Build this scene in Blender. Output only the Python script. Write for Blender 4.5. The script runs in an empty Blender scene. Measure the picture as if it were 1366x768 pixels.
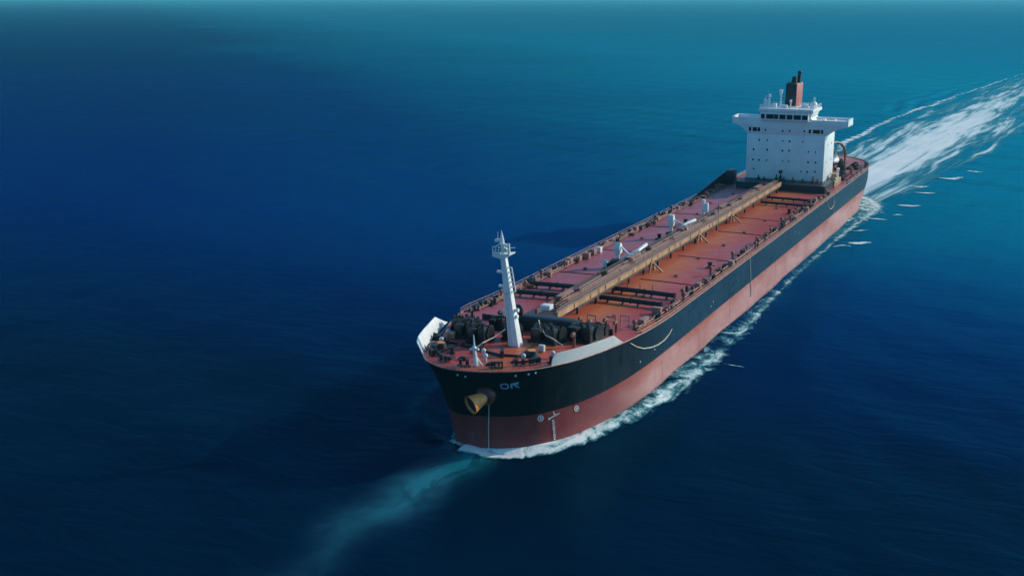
import bpy, bmesh, math, random
import numpy as np
from mathutils import Vector, Matrix

# ------------------------------------------------------------------ camera, sky, sun, exposure
SC = bpy.context.scene
COL = SC.collection
A_HEAD = 0.441                       # angle between the view and the keel line
cam_d = bpy.data.cameras.new('camera')
cam_d.sensor_width = 36; cam_d.lens = 1610.8 / 1366 * 36
cam_d.clip_start = 1; cam_d.clip_end = 200000
cam = bpy.data.objects.new('camera', cam_d); COL.objects.link(cam)
cam.location = (327, 94.65, 78.9)
pitch = math.atan(387 / 1610.8)
look = Vector((-math.cos(A_HEAD) * math.cos(pitch), -math.sin(A_HEAD) * math.cos(pitch), -math.sin(pitch)))
cam.rotation_euler = look.to_track_quat('-Z', 'Y').to_euler()
SC.camera = cam

SUN_EL = math.radians(25)
SUN_AZ = math.atan2(.69, -.72)       # towards the port quarter (x forward, y to port)
world = bpy.data.worlds.new('World'); SC.world = world
world.use_nodes = True
wn = world.node_tree; wn.nodes.clear()
sky = wn.nodes.new('ShaderNodeTexSky'); sky.sky_type = 'NISHITA'
sky.sun_disc = False; sky.sun_elevation = SUN_EL
sky.sun_rotation = math.pi / 2 - SUN_AZ
sky.altitude = 50; sky.air_density = 1.0; sky.dust_density = 2.0; sky.ozone_density = 3.0
tint = wn.nodes.new('ShaderNodeMix'); tint.data_type = 'RGBA'; tint.blend_type = 'MULTIPLY'
tint.inputs['Factor'].default_value = 1.0
tint.inputs['B'].default_value = (.48, .95, 1.12, 1)
bg = wn.nodes.new('ShaderNodeBackground'); bg.inputs['Strength'].default_value = .15
wo = wn.nodes.new('ShaderNodeOutputWorld')
wn.links.new(sky.outputs[0], tint.inputs['A']); wn.links.new(tint.outputs['Result'], bg.inputs['Color'])
wn.links.new(bg.outputs[0], wo.inputs['Surface'])

sun_d = bpy.data.lights.new('sun', 'SUN'); sun_d.energy = 3.2; sun_d.angle = math.radians(.5); sun_d.color = (1, .82, .65)
sun = bpy.data.objects.new('sun', sun_d); COL.objects.link(sun)
sun_dir = Vector((math.cos(SUN_AZ) * math.cos(SUN_EL), math.sin(SUN_AZ) * math.cos(SUN_EL), math.sin(SUN_EL)))
sun.rotation_euler = (-sun_dir).to_track_quat('-Z', 'Y').to_euler()
sun.location = sun_dir * 3000

vs = SC.view_settings
vs.view_transform = 'Standard'; vs.look = 'None'; vs.gamma = 1; vs.use_curve_mapping = False
vs.exposure = -0.05
SC.cycles.volume_bounces = 0; SC.cycles.max_bounces = 6; SC.cycles.transparent_max_bounces = 12

rng = random.Random(7)

# ------------------------------------------------------------------ helpers
class Shape:
    """collects primitive solids into one bmesh, then links them as ONE mesh object"""
    def __init__(s): s.bm = bmesh.new()
    def _face(s, vs, m=0):
        try:
            f = s.bm.faces.new(vs); f.material_index = m; return f
        except ValueError: return None
    def box(s, x0, x1, y0, y1, z0, z1, m=0, M=None):
        c = [(x, y, z) for z in (z0, z1) for x, y in ((x0, y0), (x1, y0), (x1, y1), (x0, y1))]
        v = [s.bm.verts.new(M @ Vector(p) if M else p) for p in c]
        for q in ((3, 2, 1, 0), (4, 5, 6, 7), (0, 1, 5, 4), (1, 2, 6, 5), (2, 3, 7, 6), (3, 0, 4, 7)):
            s._face([v[i] for i in q], m)
        return s
    def bar(s, p, q, w, h=None, m=0):
        """a box-section bar from p to q"""
        p, q = Vector(p), Vector(q); h = h or w
        M = Matrix.Translation(p) @ (q - p).to_track_quat('X', 'Z').to_matrix().to_4x4()
        return s.box(0, (q - p).length, -w / 2, w / 2, -h / 2, h / 2, m, M)
    def cone(s, p, q, r0, r1, n=12, m=0, caps=True):
        p, q = Vector(p), Vector(q)
        M = (q - p).to_track_quat('Z', 'Y').to_matrix()
        a = [s.bm.verts.new(p + M @ Vector((r0 * math.cos(t), r0 * math.sin(t), 0))) for t in [2 * math.pi * i / n for i in range(n)]]
        b = [s.bm.verts.new(q + M @ Vector((r1 * math.cos(t), r1 * math.sin(t), 0))) for t in [2 * math.pi * i / n for i in range(n)]]
        for i in range(n): s._face([a[i], a[(i + 1) % n], b[(i + 1) % n], b[i]], m)
        if caps: s._face(a[::-1], m); s._face(b, m)
        return s
    def tube(s, pts, r, n=8, m=0):
        pts = [Vector(p) for p in pts]; rings = []
        for i, p in enumerate(pts):
            d = (pts[min(i + 1, len(pts) - 1)] - pts[max(i - 1, 0)]).normalized()
            M = d.to_track_quat('Z', 'Y').to_matrix()
            rings.append([s.bm.verts.new(p + M @ Vector((r * math.cos(2 * math.pi * k / n), r * math.sin(2 * math.pi * k / n), 0))) for k in range(n)])
        for a, b in zip(rings, rings[1:]):
            for k in range(n): s._face([a[k], a[(k + 1) % n], b[(k + 1) % n], b[k]], m)
        s._face(rings[0][::-1], m); s._face(rings[-1], m)
        return s
    def ball(s, c, r, sx=1, sy=1, sz=1, m=0, n=14):
        ret = bmesh.ops.create_uvsphere(s.bm, u_segments=n, v_segments=n // 2 + 2, radius=r)
        for v in ret['verts']: v.co = Vector((v.co.x * sx + c[0], v.co.y * sy + c[1], v.co.z * sz + c[2]))
        for v in ret['verts']:
            for f in v.link_faces: f.material_index = m
        return s
    def prism(s, poly, axis, a, b, m=0):
        """poly in the two other axes, extruded from a to b along axis"""
        def P(u, v, w): return {'x': (w, u, v), 'y': (u, w, v), 'z': (u, v, w)}[axis]
        A = [s.bm.verts.new(P(u, v, a)) for u, v in poly]; B = [s.bm.verts.new(P(u, v, b)) for u, v in poly]
        s._face(A, m); s._face(B[::-1], m)
        for i in range(len(poly)):
            j = (i + 1) % len(poly); s._face([A[i], B[i], B[j], A[j]], m)
        return s
    def mesh(s, name, mats, bevel=0, smooth=True):
        bmesh.ops.recalc_face_normals(s.bm, faces=s.bm.faces)
        if bevel:
            es = [e for e in s.bm.edges if len(e.link_faces) == 2 and e.calc_face_angle(0) > .6]
            bmesh.ops.bevel(s.bm, geom=es, offset=bevel, segments=2, affect='EDGES', profile=.5)
        me = bpy.data.meshes.new(name); s.bm.to_mesh(me); s.bm.free()
        for mt in (mats if isinstance(mats, (list, tuple)) else [mats]): me.materials.append(mt)
        if smooth:
            me.shade_smooth(); me.set_sharp_from_angle(angle=math.radians(35))
        return me
    def build(s, name, mats, parent=None, bevel=0, smooth=True, label=None):
        return link(name, s.mesh(name, mats, bevel, smooth), parent, label=label)

def link(name, me, parent=None, loc=(0, 0, 0), rz=0, label=None, sc=None):
    o = bpy.data.objects.new(name, me); COL.objects.link(o)
    o.location = loc; o.rotation_euler = (0, 0, rz)
    if sc: o.scale = sc
    if parent: o.parent = parent
    if label: o['label'] = label
    return o
def tag(o, label, cat, group=None, kind=None):
    o['label'] = label; o['category'] = cat
    if group: o['group'] = group
    if kind: o['kind'] = kind
    return o

# ------------------------------------------------------------------ materials
class Nodes:
    def __init__(s, name):
        s.mat = bpy.data.materials.new(name); s.mat.use_nodes = True
        s.t = s.mat.node_tree; s.t.nodes.clear()
        s.out = s.t.nodes.new('ShaderNodeOutputMaterial')
        s.pos = s.t.nodes.new('ShaderNodeTexCoord').outputs['Object']
    def n(s, kind, **k):
        o = s.t.nodes.new('ShaderNode' + kind)
        for a, v in k.items():
            if hasattr(o, a) and not (a in o.inputs.keys()): setattr(o, a, v)
            else: o.inputs[a].default_value = v
        return o
    def l(s, a, b): s.t.links.new(a, b)
    def noise(s, scale, detail=4, rough=.55, stretch=(1, 1, 1), dist=0, rot=0, src=None):
        mp = s.n('Mapping'); mp.inputs['Scale'].default_value = stretch; mp.inputs['Rotation'].default_value = (0, 0, rot)
        s.l(src or s.pos, mp.inputs['Vector'])
        nz = s.n('TexNoise', Scale=scale, Detail=detail, Roughness=rough, Distortion=dist)
        s.l(mp.outputs[0], nz.inputs['Vector']); return nz.outputs['Fac']
    def ramp(s, fac, stops, interp='LINEAR'):
        r = s.n('ValToRGB'); s.l(fac, r.inputs['Fac']); e = r.color_ramp.elements; r.color_ramp.interpolation = interp
        while len(e) < len(stops): e.new(.5)
        for el, (p, c) in zip(e, stops):
            el.position = p; el.color = (*c, 1) if not isinstance(c, (int, float)) else (c, c, c, 1)
        return r.outputs['Color']
    def mix(s, fac, a, b, blend='MIX'):
        m = s.n('Mix', data_type='RGBA', blend_type=blend)
        for v, k in ((fac, 'Factor'), (a, 'A'), (b, 'B')):
            i = m.inputs[k]
            if isinstance(v, (int, float)): i.default_value = v
            elif isinstance(v, tuple): i.default_value = (*v, 1)
            else: s.l(v, i)
        return m.outputs['Result']
    def math(s, op, a, b=None, clamp=False):
        m = s.n('Math', operation=op, use_clamp=clamp)
        for i, v in enumerate((a, b)):
            if v is None: continue
            if isinstance(v, (int, float)): m.inputs[i].default_value = v
            else: s.l(v, m.inputs[i])
        return m.outputs[0]
    def xyz(s):
        x = s.n('SeparateXYZ'); s.l(s.pos, x.inputs[0]); return x.outputs
    def bump(s, h, dist, strength=1, chain=None):
        b = s.n('Bump', Strength=strength, Distance=dist); s.l(h, b.inputs['Height'])
        if chain: s.l(chain, b.inputs['Normal'])
        return b.outputs[0]
    def principled(s, color, rough=.5, normal=None, **k):
        p = s.n('BsdfPrincipled')
        for v, key in ((color, 'Base Color'), (rough, 'Roughness')):
            if isinstance(v, (int, float)): p.inputs[key].default_value = v
            elif isinstance(v, tuple): p.inputs[key].default_value = (*v, 1)
            else: s.l(v, p.inputs[key])
        for a, v in k.items(): p.inputs[a.replace('_', ' ')].default_value = v
        if normal: s.l(normal, p.inputs['Normal'])
        return p.outputs[0]
    def done(s, sh): s.l(sh, s.out.inputs['Surface']); return s.mat

def paint(name, col, rough=.5, var=.25, scale=.6, rust=0, metallic=0, grime=(.10, .05, .03)):
    N = Nodes(name)
    dark = tuple(c * (1 - var) for c in col); lite = tuple(min(1, c * (1 + var * .6)) for c in col)
    c = N.mix(N.ramp(N.noise(scale, 5), [(.32, 0.0), (.68, 1.0)]), dark, lite)
    if rust:
        st = N.noise(1.4, 4, stretch=(1, 1, .12))
        c = N.mix(N.math('MULTIPLY', N.ramp(st, [(.56, 0.0), (.74, 1.0)]), rust), c, grime)
    r = N.ramp(N.noise(scale * 2.3, 3), [(.3, rough * .8), (.7, min(1, rough * 1.2))])
    return N.done(N.principled(c, r, N.bump(N.noise(scale * 4, 4), .02, .5), Metallic=metallic))

M = {}
M['white'] = paint('white paint', (.78, .79, .78), .45, .10, .35, .10, grime=(.42, .30, .20))
M['house_white'] = paint('house white paint', (.82, .83, .82), .45, .08, .25, .28, grime=(.56, .44, .34))
M['grey_white'] = paint('weathered white', (.62, .62, .60), .5, .15, .8, .25, grime=(.30, .20, .13))
M['dark'] = paint('dark machinery paint', (.007, .007, .011), .45, .4, .9, .25, grime=(.05, .022, .014))
M['navy'] = paint('dark navy paint', (.006, .009, .025), .45, .35, .5)
M['fitting'] = paint('red brown fitting paint', (.25, .095, .065), .55, .4, .7, .4, grime=(.07, .03, .02))
M['pink'] = paint('faded pink rail paint', (.40, .20, .16), .55, .35, .5, .35, grime=(.12, .05, .035))
M['brown'] = paint('brown pipe paint', (.20, .095, .065), .5, .4, .5, .35, grime=(.05, .022, .015))
M['tan'] = paint('tan girder paint', (.46, .27, .15), .5, .35, .3, .35, grime=(.20, .08, .04))
M['buff'] = paint('buff machinery paint', (.42, .27, .16), .5, .35, .9, .3, grime=(.12, .06, .035))
M['funnel'] = paint('funnel red paint', (.46, .115, .10), .5, .15, .3, .15)
M['soot'] = paint('sooted steel', (.010, .011, .016), .6, .3, 1.5)
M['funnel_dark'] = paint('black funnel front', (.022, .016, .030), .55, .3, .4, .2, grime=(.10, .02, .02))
M['copper'] = paint('tan horn paint', (.85, .29, .075), .5, .2, .8, .3, grime=(.2, .07, .03))
M['maroon'] = paint('maroon casting', (.13, .02, .025), .5, .3, .8)
M['mark'] = paint('white hull marking', (.62, .66, .68), .55, .2, 1.2)
M['blue_mark'] = paint('pale blue lettering', (.22, .42, .56), .55, .15, 1.2)
M['rope'] = paint('pale rope', (.62, .58, .48), .8, .2, 3)
M['yellow'] = paint('pale yellow edge paint', (.62, .48, .22), .6, .2, .8)
M['lamp_grey'] = paint('pale grey casing', (.55, .58, .6), .5, .1, 2)

def glass_mat():
    N = Nodes('dark window glass')
    return N.done(N.principled((.006, .010, .018), .08, Specular_IOR_Level=.6))
M['glass'] = glass_mat()

def deck_mat():
    N = Nodes('red deck paint')
    x = N.xyz()
    c = N.mix(N.ramp(N.noise(.055, 5, .6), [(.34, 0.0), (.66, 1.0)]), (.38, .027, .012), (.46, .054, .040))
    c = N.mix(N.ramp(N.noise(.03, 4, .55, src=N.pos, rot=.4), [(.45, 0.0), (.62, .55)]), c, (.40, .085, .11))      # faded, pinker areas
    # the starboard side and the after deck carry an older, mauve coat
    old = N.math('ADD', N.math('MULTIPLY', x[1], -.085), N.math('MULTIPLY', x[0], -.0035))
    old = N.math('ADD', old, N.math('MULTIPLY', N.math('SUBTRACT', N.noise(.06, 5, .6, stretch=(.7, 1, 1)), .5), 2.2))
    c = N.mix(N.ramp(old, [(.05, 0.0), (.85, .85)]), c, (.36, .085, .115))
    # rust-orange runs beside the pipe rack
    near = N.math('SUBTRACT', 1.0, N.math('MULTIPLY', N.math('ABSOLUTE', N.math('SUBTRACT', x[1], 6.0)), .14), True)
    c = N.mix(N.math('MULTIPLY', near, N.ramp(N.noise(.05, 4, stretch=(.8, 1, 1)), [(.30, .3), (.55, 1.0)])), c, (.52, .12, .012))
    c = N.mix(N.ramp(N.noise(.5, 5, .65, stretch=(.25, 1.6, 1)), [(.58, 0.0), (.78, .35)]), c, (.12, .032, .028))  # scuffs along the plates
    c = N.mix(N.ramp(N.noise(1.1, 5, .7), [(.60, 0.0), (.76, .45)]), c, (.16, .05, .035))
    return N.done(N.principled(c, N.ramp(N.noise(.3, 4), [(.3, .38), (.7, .62)]), N.bump(N.noise(.25, 3), .05, .5)))
M['deck'] = deck_mat()

def hull_mats():
    N = Nodes('dark blue hull paint')
    c = N.mix(N.ramp(N.noise(.12, 5, stretch=(.5, 1, 1)), [(.35, 0.0), (.7, 1.0)]), (.003, .028, .056), (.004, .046, .088))
    # the bow's shade is painted into the hull colour; the long side is bluer
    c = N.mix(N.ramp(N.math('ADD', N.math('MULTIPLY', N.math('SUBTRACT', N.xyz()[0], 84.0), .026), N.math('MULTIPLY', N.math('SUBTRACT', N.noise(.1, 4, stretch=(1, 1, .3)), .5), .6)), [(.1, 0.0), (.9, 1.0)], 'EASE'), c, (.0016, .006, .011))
    c = N.mix(N.ramp(N.noise(.9, 4, stretch=(1, 1, .08)), [(.56, 0.0), (.78, .5)]), c, (.035, .03, .03))
    c = N.mix(N.ramp(N.noise(.5, 5, .65, stretch=(1.3, 1, .05)), [(.62, 0.0), (.76, .55)]), c, (.060, .028, .018))     # rust runs
    c = N.mix(N.ramp(N.noise(.35, 6, .7, stretch=(.5, 1, 1.5)), [(.64, 0.0), (.75, .3)]), c, (.02, .035, .05))
    r = N.ramp(N.noise(.5, 4), [(.3, .36), (.7, .50)])
    pl = N.n('TexBrick', Scale=1.0); pl.inputs['Mortar Size'].default_value = .02; pl.inputs['Brick Width'].default_value = 12; pl.inputs['Row Height'].default_value = 2.6
    cb = N.n('CombineXYZ'); xx = N.xyz(); N.l(xx[0], cb.inputs[0]); N.l(xx[2], cb.inputs[1]); N.l(cb.outputs[0], pl.inputs['Vector'])
    nb = N.bump(N.noise(.12, 2), .12, .5, N.bump(pl.outputs['Fac'], .02, .3))
    black = N.done(N.principled(c, r, nb, Specular_IOR_Level=.28))
    N = Nodes('red antifouling paint')
    x = N.xyz()
    c = N.mix(N.ramp(N.noise(.10, 5, .6, stretch=(.4, 1, 1)), [(.34, 0.0), (.68, 1.0)]), (.48, .19, .17), (.62, .34, .325))
    # fresher red-orange band under the paint line, worn at the boot-topping
    band = N.math('ADD', N.math('MULTIPLY', x[2], .075), N.math('MULTIPLY', N.noise(.11, 5, .6, stretch=(.5, 1, 1)), .8))
    c = N.mix(N.ramp(band, [(.0, 0.0), (1.28, 0.0)] if False else [(.74, 0.0), (1.0, .9)]), c, (.40, .075, .038))
    # dark red at the bow is shade put into the colour; chalky salmon aft
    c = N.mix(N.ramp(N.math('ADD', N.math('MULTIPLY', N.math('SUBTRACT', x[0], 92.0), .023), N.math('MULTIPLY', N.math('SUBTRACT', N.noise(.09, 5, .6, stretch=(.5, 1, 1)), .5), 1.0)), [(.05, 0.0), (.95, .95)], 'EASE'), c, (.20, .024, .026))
    c = N.mix(N.ramp(N.noise(1.0, 5, .6, stretch=(.9, .9, .07)), [(.58, 0.0), (.8, .4)]), c, (.30, .10, .08))
    c = N.mix(N.ramp(N.noise(.45, 6, .7, stretch=(.35, 1, 1.6)), [(.58, 0.0), (.70, .7)]), c, (.27, .10, .085))     # scrapes
    # slime and wet darkening at the waterline
    wet = N.math('SUBTRACT', 1.0, N.math('MULTIPLY', N.math('ADD', x[2], N.math('MULTIPLY', N.noise(.3, 4), 1.2)), .6), True)
    c = N.mix(N.math('MULTIPLY', wet, .7), c, (.12, .04, .038))
    nb = N.bump(N.noise(.12, 2), .12, .5)
    red = N.done(N.principled(c, N.ramp(N.noise(.4, 4), [(.3, .38), (.7, .6)]), nb))
    return black, red
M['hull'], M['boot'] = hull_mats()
# ------------------------------------------------------------------ hull form
HB = 20.4
BOW_T = [(0, 0), (1, 5.3), (4, 10.5), (9, 14.2), (16, 16.9), (25, 18.7), (36, 19.8), (49, 20.3), (64, 20.4)]
def lerp_table(tab, t):
    if t <= tab[0][0]: return tab[0][1]
    for (a, va), (b, vb) in zip(tab, tab[1:]):
        if t <= b: return va + (vb - va) * (t - a) / (b - a)
    return tab[-1][1]
def pchip(tab):
    """monotone cubic through the table, so the plating is fair"""
    X = [a for a, _ in tab]; Y = [b for _, b in tab]; n = len(X)
    h = [X[i + 1] - X[i] for i in range(n - 1)]; d = [(Y[i + 1] - Y[i]) / h[i] for i in range(n - 1)]
    m = [d[0]] + [0 if d[i - 1] * d[i] <= 0 else (h[i - 1] + h[i]) * 3 / ((2 * h[i] + h[i - 1]) / d[i - 1] + (h[i] + 2 * h[i - 1]) / d[i]) for i in range(1, n - 1)] + [0]
    def f(x):
        if x <= X[0]: return Y[0]
        for i in range(n - 1):
            if x <= X[i + 1]:
                t = (x - X[i]) / h[i]; u = 1 - t
                return Y[i] * (1 + 2 * t) * u * u + h[i] * m[i] * t * u * u + Y[i + 1] * t * t * (3 - 2 * t) - h[i] * m[i + 1] * t * t * u
        return Y[-1]
    return f
# fair curve in sqrt(distance), which keeps the stem round
BOW_F = pchip([(math.sqrt(a), b) for a, b in BOW_T])
def smooth01(t):
    t = min(1, max(0, t)); return t * t * (3 - 2 * t)
def deck_z(x): return 14 + 2.3 * smooth01((x - 85) / 65) + .6 * smooth01((-130 - x) / 50)
def bow_x(z): return 146.4 + 4.2 * max(0, z / 16.3) ** 1.7 - (1.0 if z < 0 else 0)
def stern_x(z): return -170 - 17 * smooth01((z + 1) / 12)
def half(x, z, side=1):
    db = bow_x(z) - x; ds = x - stern_x(z)
    if db <= 0 or ds <= 0: return 0.0
    L = 40; e = 2.3
    fs = 1.0 if ds >= L else (1 - (1 - ds / L) ** e) ** (1 / e)
    fb = BOW_F(math.sqrt(db)) / HB
    if side < 0:   # the starboard bow is finer, with more flare
        fb *= 1 - (1 - smooth01((db - 10) / 35)) * (.24 + .40 * (1 - min(1, max(0, z / 16.3))) ** .6)
    return HB * fb * fs
def hull_curve(z, side=1, n=160):
    """points along the hull side at height z from the stem aft"""
    xb, xs = bow_x(z), stern_x(z); out = []
    for i in range(n + 1):
        u = i / n
        if u < .45: d = (u / .45) ** 2.6 * 62
        elif u < .75: d = 62 + (u - .45) / .30 * (xb - xs - 102)
        else: d = (xb - xs) - ((1 - u) / .25) ** 2 * 40
        x = xb - d
        out.append((x, side * half(x, z, side), z))
    out[0] = (xb, 0, z); out[-1] = (xs, 0, z)
    return out
def hull_arc(S, z, side=1):
    """point and outward normal at arc length S aft of the stem"""
    c = hull_curve(z, side); acc = 0
    for p, q in zip(c, c[1:]):
        l = math.hypot(q[0] - p[0], q[1] - p[1])
        if acc + l >= S:
            t = (S - acc) / max(l, 1e-9)
            tx, ty = (q[0] - p[0]) / l, (q[1] - p[1]) / l
            return (p[0] + (q[0] - p[0]) * t, p[1] + (q[1] - p[1]) * t, z), (-side * -ty * 1.0 if side > 0 else -ty, -tx if side > 0 else tx, 0)
        acc += l
    return c[-1], (-1, 0, 0)
# ------------------------------------------------------------------ sea
WAKE_C = [(-150, 1), (-170, 2), (-250, 8), (-330, 14), (-450, 20), (-590, 27), (-830, 38), (-1100, 52), (-1500, 72), (-2600, 140), (-5000, 330)]
WAKE_TOP = [(-165, -12), (-250, -19), (-366, -24), (-480, -25), (-520, -20), (-640, -12), (-818, 5), (-1094, 31), (-1500, 62), (-2600, 128), (-5000, 310)]
WAKE_LOW = [(-120, 24), (-165, 30), (-250, 40), (-370, 52), (-495, 61), (-640, 64), (-836, 68), (-1094, 74), (-1500, 92), (-2600, 156), (-5000, 350)]
def itab(tab, xs):
    t = sorted(tab); return np.interp(xs, [a for a, _ in t], [b for _, b in t])
_w = np.random.RandomState(3)
WAVES = []
for _ in range(26):
    L = 9 * (55 / 9) ** _w.rand()
    th = 2.25 + _w.randn() * .5                 # mostly running across the view
    WAVES.append((2 * math.pi / L * math.cos(th), 2 * math.pi / L * math.sin(th), L * .0015 * (.5 + _w.rand()), _w.rand() * 6.28))
def half_np(x):
    return np.where((x > -186) & (x < 146), 20.4 * np.clip(1 - np.clip((x - 96) / 50.5, 0, 1) ** 2.6, 0, 1) ** .5, 0)
def sea_z(x, y):
    x = np.asarray(x, float); y = np.asarray(y, float)
    r = np.hypot(x - 327, y - 94.65)
    z = np.zeros_like(x)
    for kx, ky, a, p in WAVES:
        z += a * np.sin(kx * x + ky * y + p)
    z *= 1 / (1 + (r / 1800) ** 2)
    # bow wave: a crest pushed up along the shoulder that dies out aft
    d = np.abs(y) - half_np(x)
    s = np.clip((152 - x) / 12, 0, 1) * np.clip((x + 60) / 170, 0, 1) ** 1.5
    z += 1.15 * s * np.exp(-((d - 1.2) / 2.6) ** 2)
    dd = np.hypot(x - 149, y)
    z += .6 * np.exp(-(dd / 5) ** 2)
    # divergent ripples running off each quarter
    c = itab(WAKE_TOP, x); off = c - y
    m = np.clip((-170 - x) / 60, 0, 1) * np.exp(-((off - 14) / 14) ** 2) * np.clip((1500 + x) / 900, 0, 1)
    z += .65 * m * np.sin((x * .80 + y * .75) * .62 + np.sin(x * .045) * 1.5)
    # churned water inside the wake
    inside = (x < -150) * np.clip((y - c) / 6, 0, 1) * np.clip((itab(WAKE_LOW, x) - y) / 6, 0, 1) * np.clip((1600 + x) / 1200, 0, 1)
    z += .10 * inside * (np.sin(x * .05 + y * .33 + 2 * np.sin(y * .11)) * np.sin(y * .55 - x * .03))
    z = np.where((x < -150) & (inside > .3), z * (1 - .5 * inside), z)
    return z

def grid_mesh(name, P, wrap=False, mask=None, attrs=None):
    """P: rows x cols x 3 array of points"""
    R, C, _ = P.shape
    idx = np.arange(R * C).reshape(R, C)
    a = idx[:-1, :-1].ravel(); b = idx[1:, :-1].ravel(); c = idx[1:, 1:].ravel(); d = idx[:-1, 1:].ravel()
    F = np.stack([a, b, c, d], 1)
    if wrap:
        F = np.concatenate([F, np.stack([idx[:-1, -1], idx[1:, -1], idx[1:, 0], idx[:-1, 0]], 1)])
    if mask is not None:
        F = F[mask.ravel()[F].max(1) > 0]
    me = bpy.data.meshes.new(name)
    me.vertices.add(R * C); me.vertices.foreach_set('co', P.reshape(-1).astype(np.float32))
    me.loops.add(F.size); me.loops.foreach_set('vertex_index', F.ravel().astype(np.int32))
    me.polygons.add(len(F)); me.polygons.foreach_set('loop_start', np.arange(0, F.size, 4, dtype=np.int32))
    me.update(calc_edges=True)
    for k, v in (attrs or {}).items():
        at = me.attributes.new(k, 'FLOAT', 'POINT'); at.data.foreach_set('value', v.ravel().astype(np.float32))
    if mask is not None:
        bm = bmesh.new(); bm.from_mesh(me)
        bmesh.ops.delete(bm, geom=[v for v in bm.verts if not v.link_faces], context='VERTS')
        bm.to_mesh(me); bm.free()
    me.shade_smooth(); me.update(); return me

def water_mat():
    N = Nodes('deep sea water')
    # open deep water; greener astern and to port, sunward light put into its colour
    x = N.xyz()
    g = N.math('ADD', N.math('MULTIPLY', x[1], .0016), N.math('MULTIPLY', x[0], -.0015))
    g = N.math('SUBTRACT', g, N.math('MULTIPLY', N.math('MAXIMUM', x[0], 0.0), .0026))
    g = N.math('ADD', g, N.math('MULTIPLY', N.math('SUBTRACT', N.noise(.0022, 3, .5), .5), .7))
    deep = N.ramp(N.math('MULTIPLY', N.math('ADD', g, .30), .55), [(.0, (.0004, .018, .150)), (.18, (.0008, .055, .19)), (.34, (.001, .23, .34)), (.85, (.003, .60, .72))])
    deep = N.mix(N.math('MULTIPLY', N.math('ADD', x[0], 45.0), .0058, True), deep, (.0003, .0105, .030))  # darkening of the lower view painted into the foreground water colour
    h1 = N.noise(.05, 3, .5, stretch=(1, .45, 1), rot=.75, dist=.6)
    h2 = N.noise(.16, 4, .55, stretch=(1, .4, 1), rot=.55, dist=.8)
    h3 = N.noise(.6, 3, .5, stretch=(1, .5, 1), rot=.7, dist=.5)
    nb = N.bump(h1, 1.4, .32); nb = N.bump(h2, .8, .48, nb); nb = N.bump(h3, .24, .46, nb)
    fr = N.n('Fresnel', IOR=1.33); N.l(nb, fr.inputs['Normal'])
    df = N.n('BsdfDiffuse'); N.l(deep, df.inputs['Color']); N.l(nb, df.inputs['Normal'])
    wind = N.noise(.006, 4, .6, stretch=(1, .22, 1), rot=.44, dist=.5)
    gl = N.n('BsdfGlossy'); N.l(N.ramp(wind, [(.38, .10), (.62, .30)]), gl.inputs['Roughness']); gl.inputs['Color'].default_value = (.014, .105, .215, 1); N.l(nb, gl.inputs['Normal'])
    mx = N.n('MixShader'); N.l(fr.outputs[0], mx.inputs[0]); N.l(df.outputs[0], mx.inputs[1]); N.l(gl.outputs[0], mx.inputs[2])
    return N.done(mx.outputs[0])
M['water'] = water_mat()

def foam_mat(name, kind):
    N = Nodes(name)
    at = N.n('Attribute', attribute_name='dens').outputs['Fac']
    if kind == 'wake':
        uv = N.n('Attribute', attribute_name='along').outputs['Fac']; vv = N.n('Attribute', attribute_name='across').outputs['Fac']
        cb = N.n('CombineXYZ'); N.l(uv, cb.inputs[0]); N.l(vv, cb.inputs[1]); src = cb.outputs[0]
        a = N.noise(.10, 5, .55, stretch=(.09, 1.3, 1), dist=.7, src=src)
        b = N.noise(.32, 5, .55, stretch=(.11, 1.6, 1), dist=.6, src=src)
    else:
        a = N.noise(.22, 6, .62, stretch=(.5, 1, 1), dist=1.6)
        b = N.noise(.9, 5, .65, stretch=(.7, 1, 1), dist=1.0)
    nz = N.math('ADD', N.math('MULTIPLY', a, .68), N.math('MULTIPLY', b, .32))
    f = N.math('ADD', N.math('MULTIPLY', N.math('SUBTRACT', nz, .5), 2.7 if kind == 'wake' else 2.8), at)         # 0 clear .. 1 solid white
    col = N.ramp(f, [(.12, (.02, .20, .25)), (.42, (.09, .40, .45)), (.66, (.52, .70, .72)), (.92, (.80, .82, .80))])
    alpha = N.ramp(f, [(.14, 0.0), (.42, .40), (.66, .86), (.9, 1.0)])
    sh = N.principled(col, .7, N.bump(nz, .5, .6))
    tr = N.n('BsdfTransparent'); mx = N.n('MixShader')
    N.l(alpha, mx.inputs[0]); N.l(tr.outputs[0], mx.inputs[1]); N.l(sh, mx.inputs[2])
    return N.done(mx.outputs[0])
M['wake'] = foam_mat('wake foam', 'wake'); M['bowfoam'] = foam_mat('hull side foam', 'side')

def build_sea():
    r = [12.0]
    while r[-1] < 62000: r.append(r[-1] * (1.0062 if 120 < r[-1] < 900 else 1.013 if r[-1] < 3000 else 1.06))
    r = np.array(r)
    mid = math.atan2(-math.sin(A_HEAD), -math.cos(A_HEAD))
    fine = np.linspace(-.52, .52, 560); coarse = np.linspace(.52, 2 * math.pi - .52, 150)[1:-1]
    th = mid + np.concatenate([fine, coarse])
    R, T = np.meshgrid(r, th, indexing='ij')
    X = 327 + R * np.cos(T); Y = 94.65 + R * np.sin(T)
    o = link('sea', grid_mesh('sea', np.stack([X, Y, sea_z(X, Y)], -1), wrap=True)); o.data.materials.append(M['water'])
    tag(o, 'deep blue open sea with low ripples reaching the horizon', 'sea', kind='structure')
build_sea()

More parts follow.
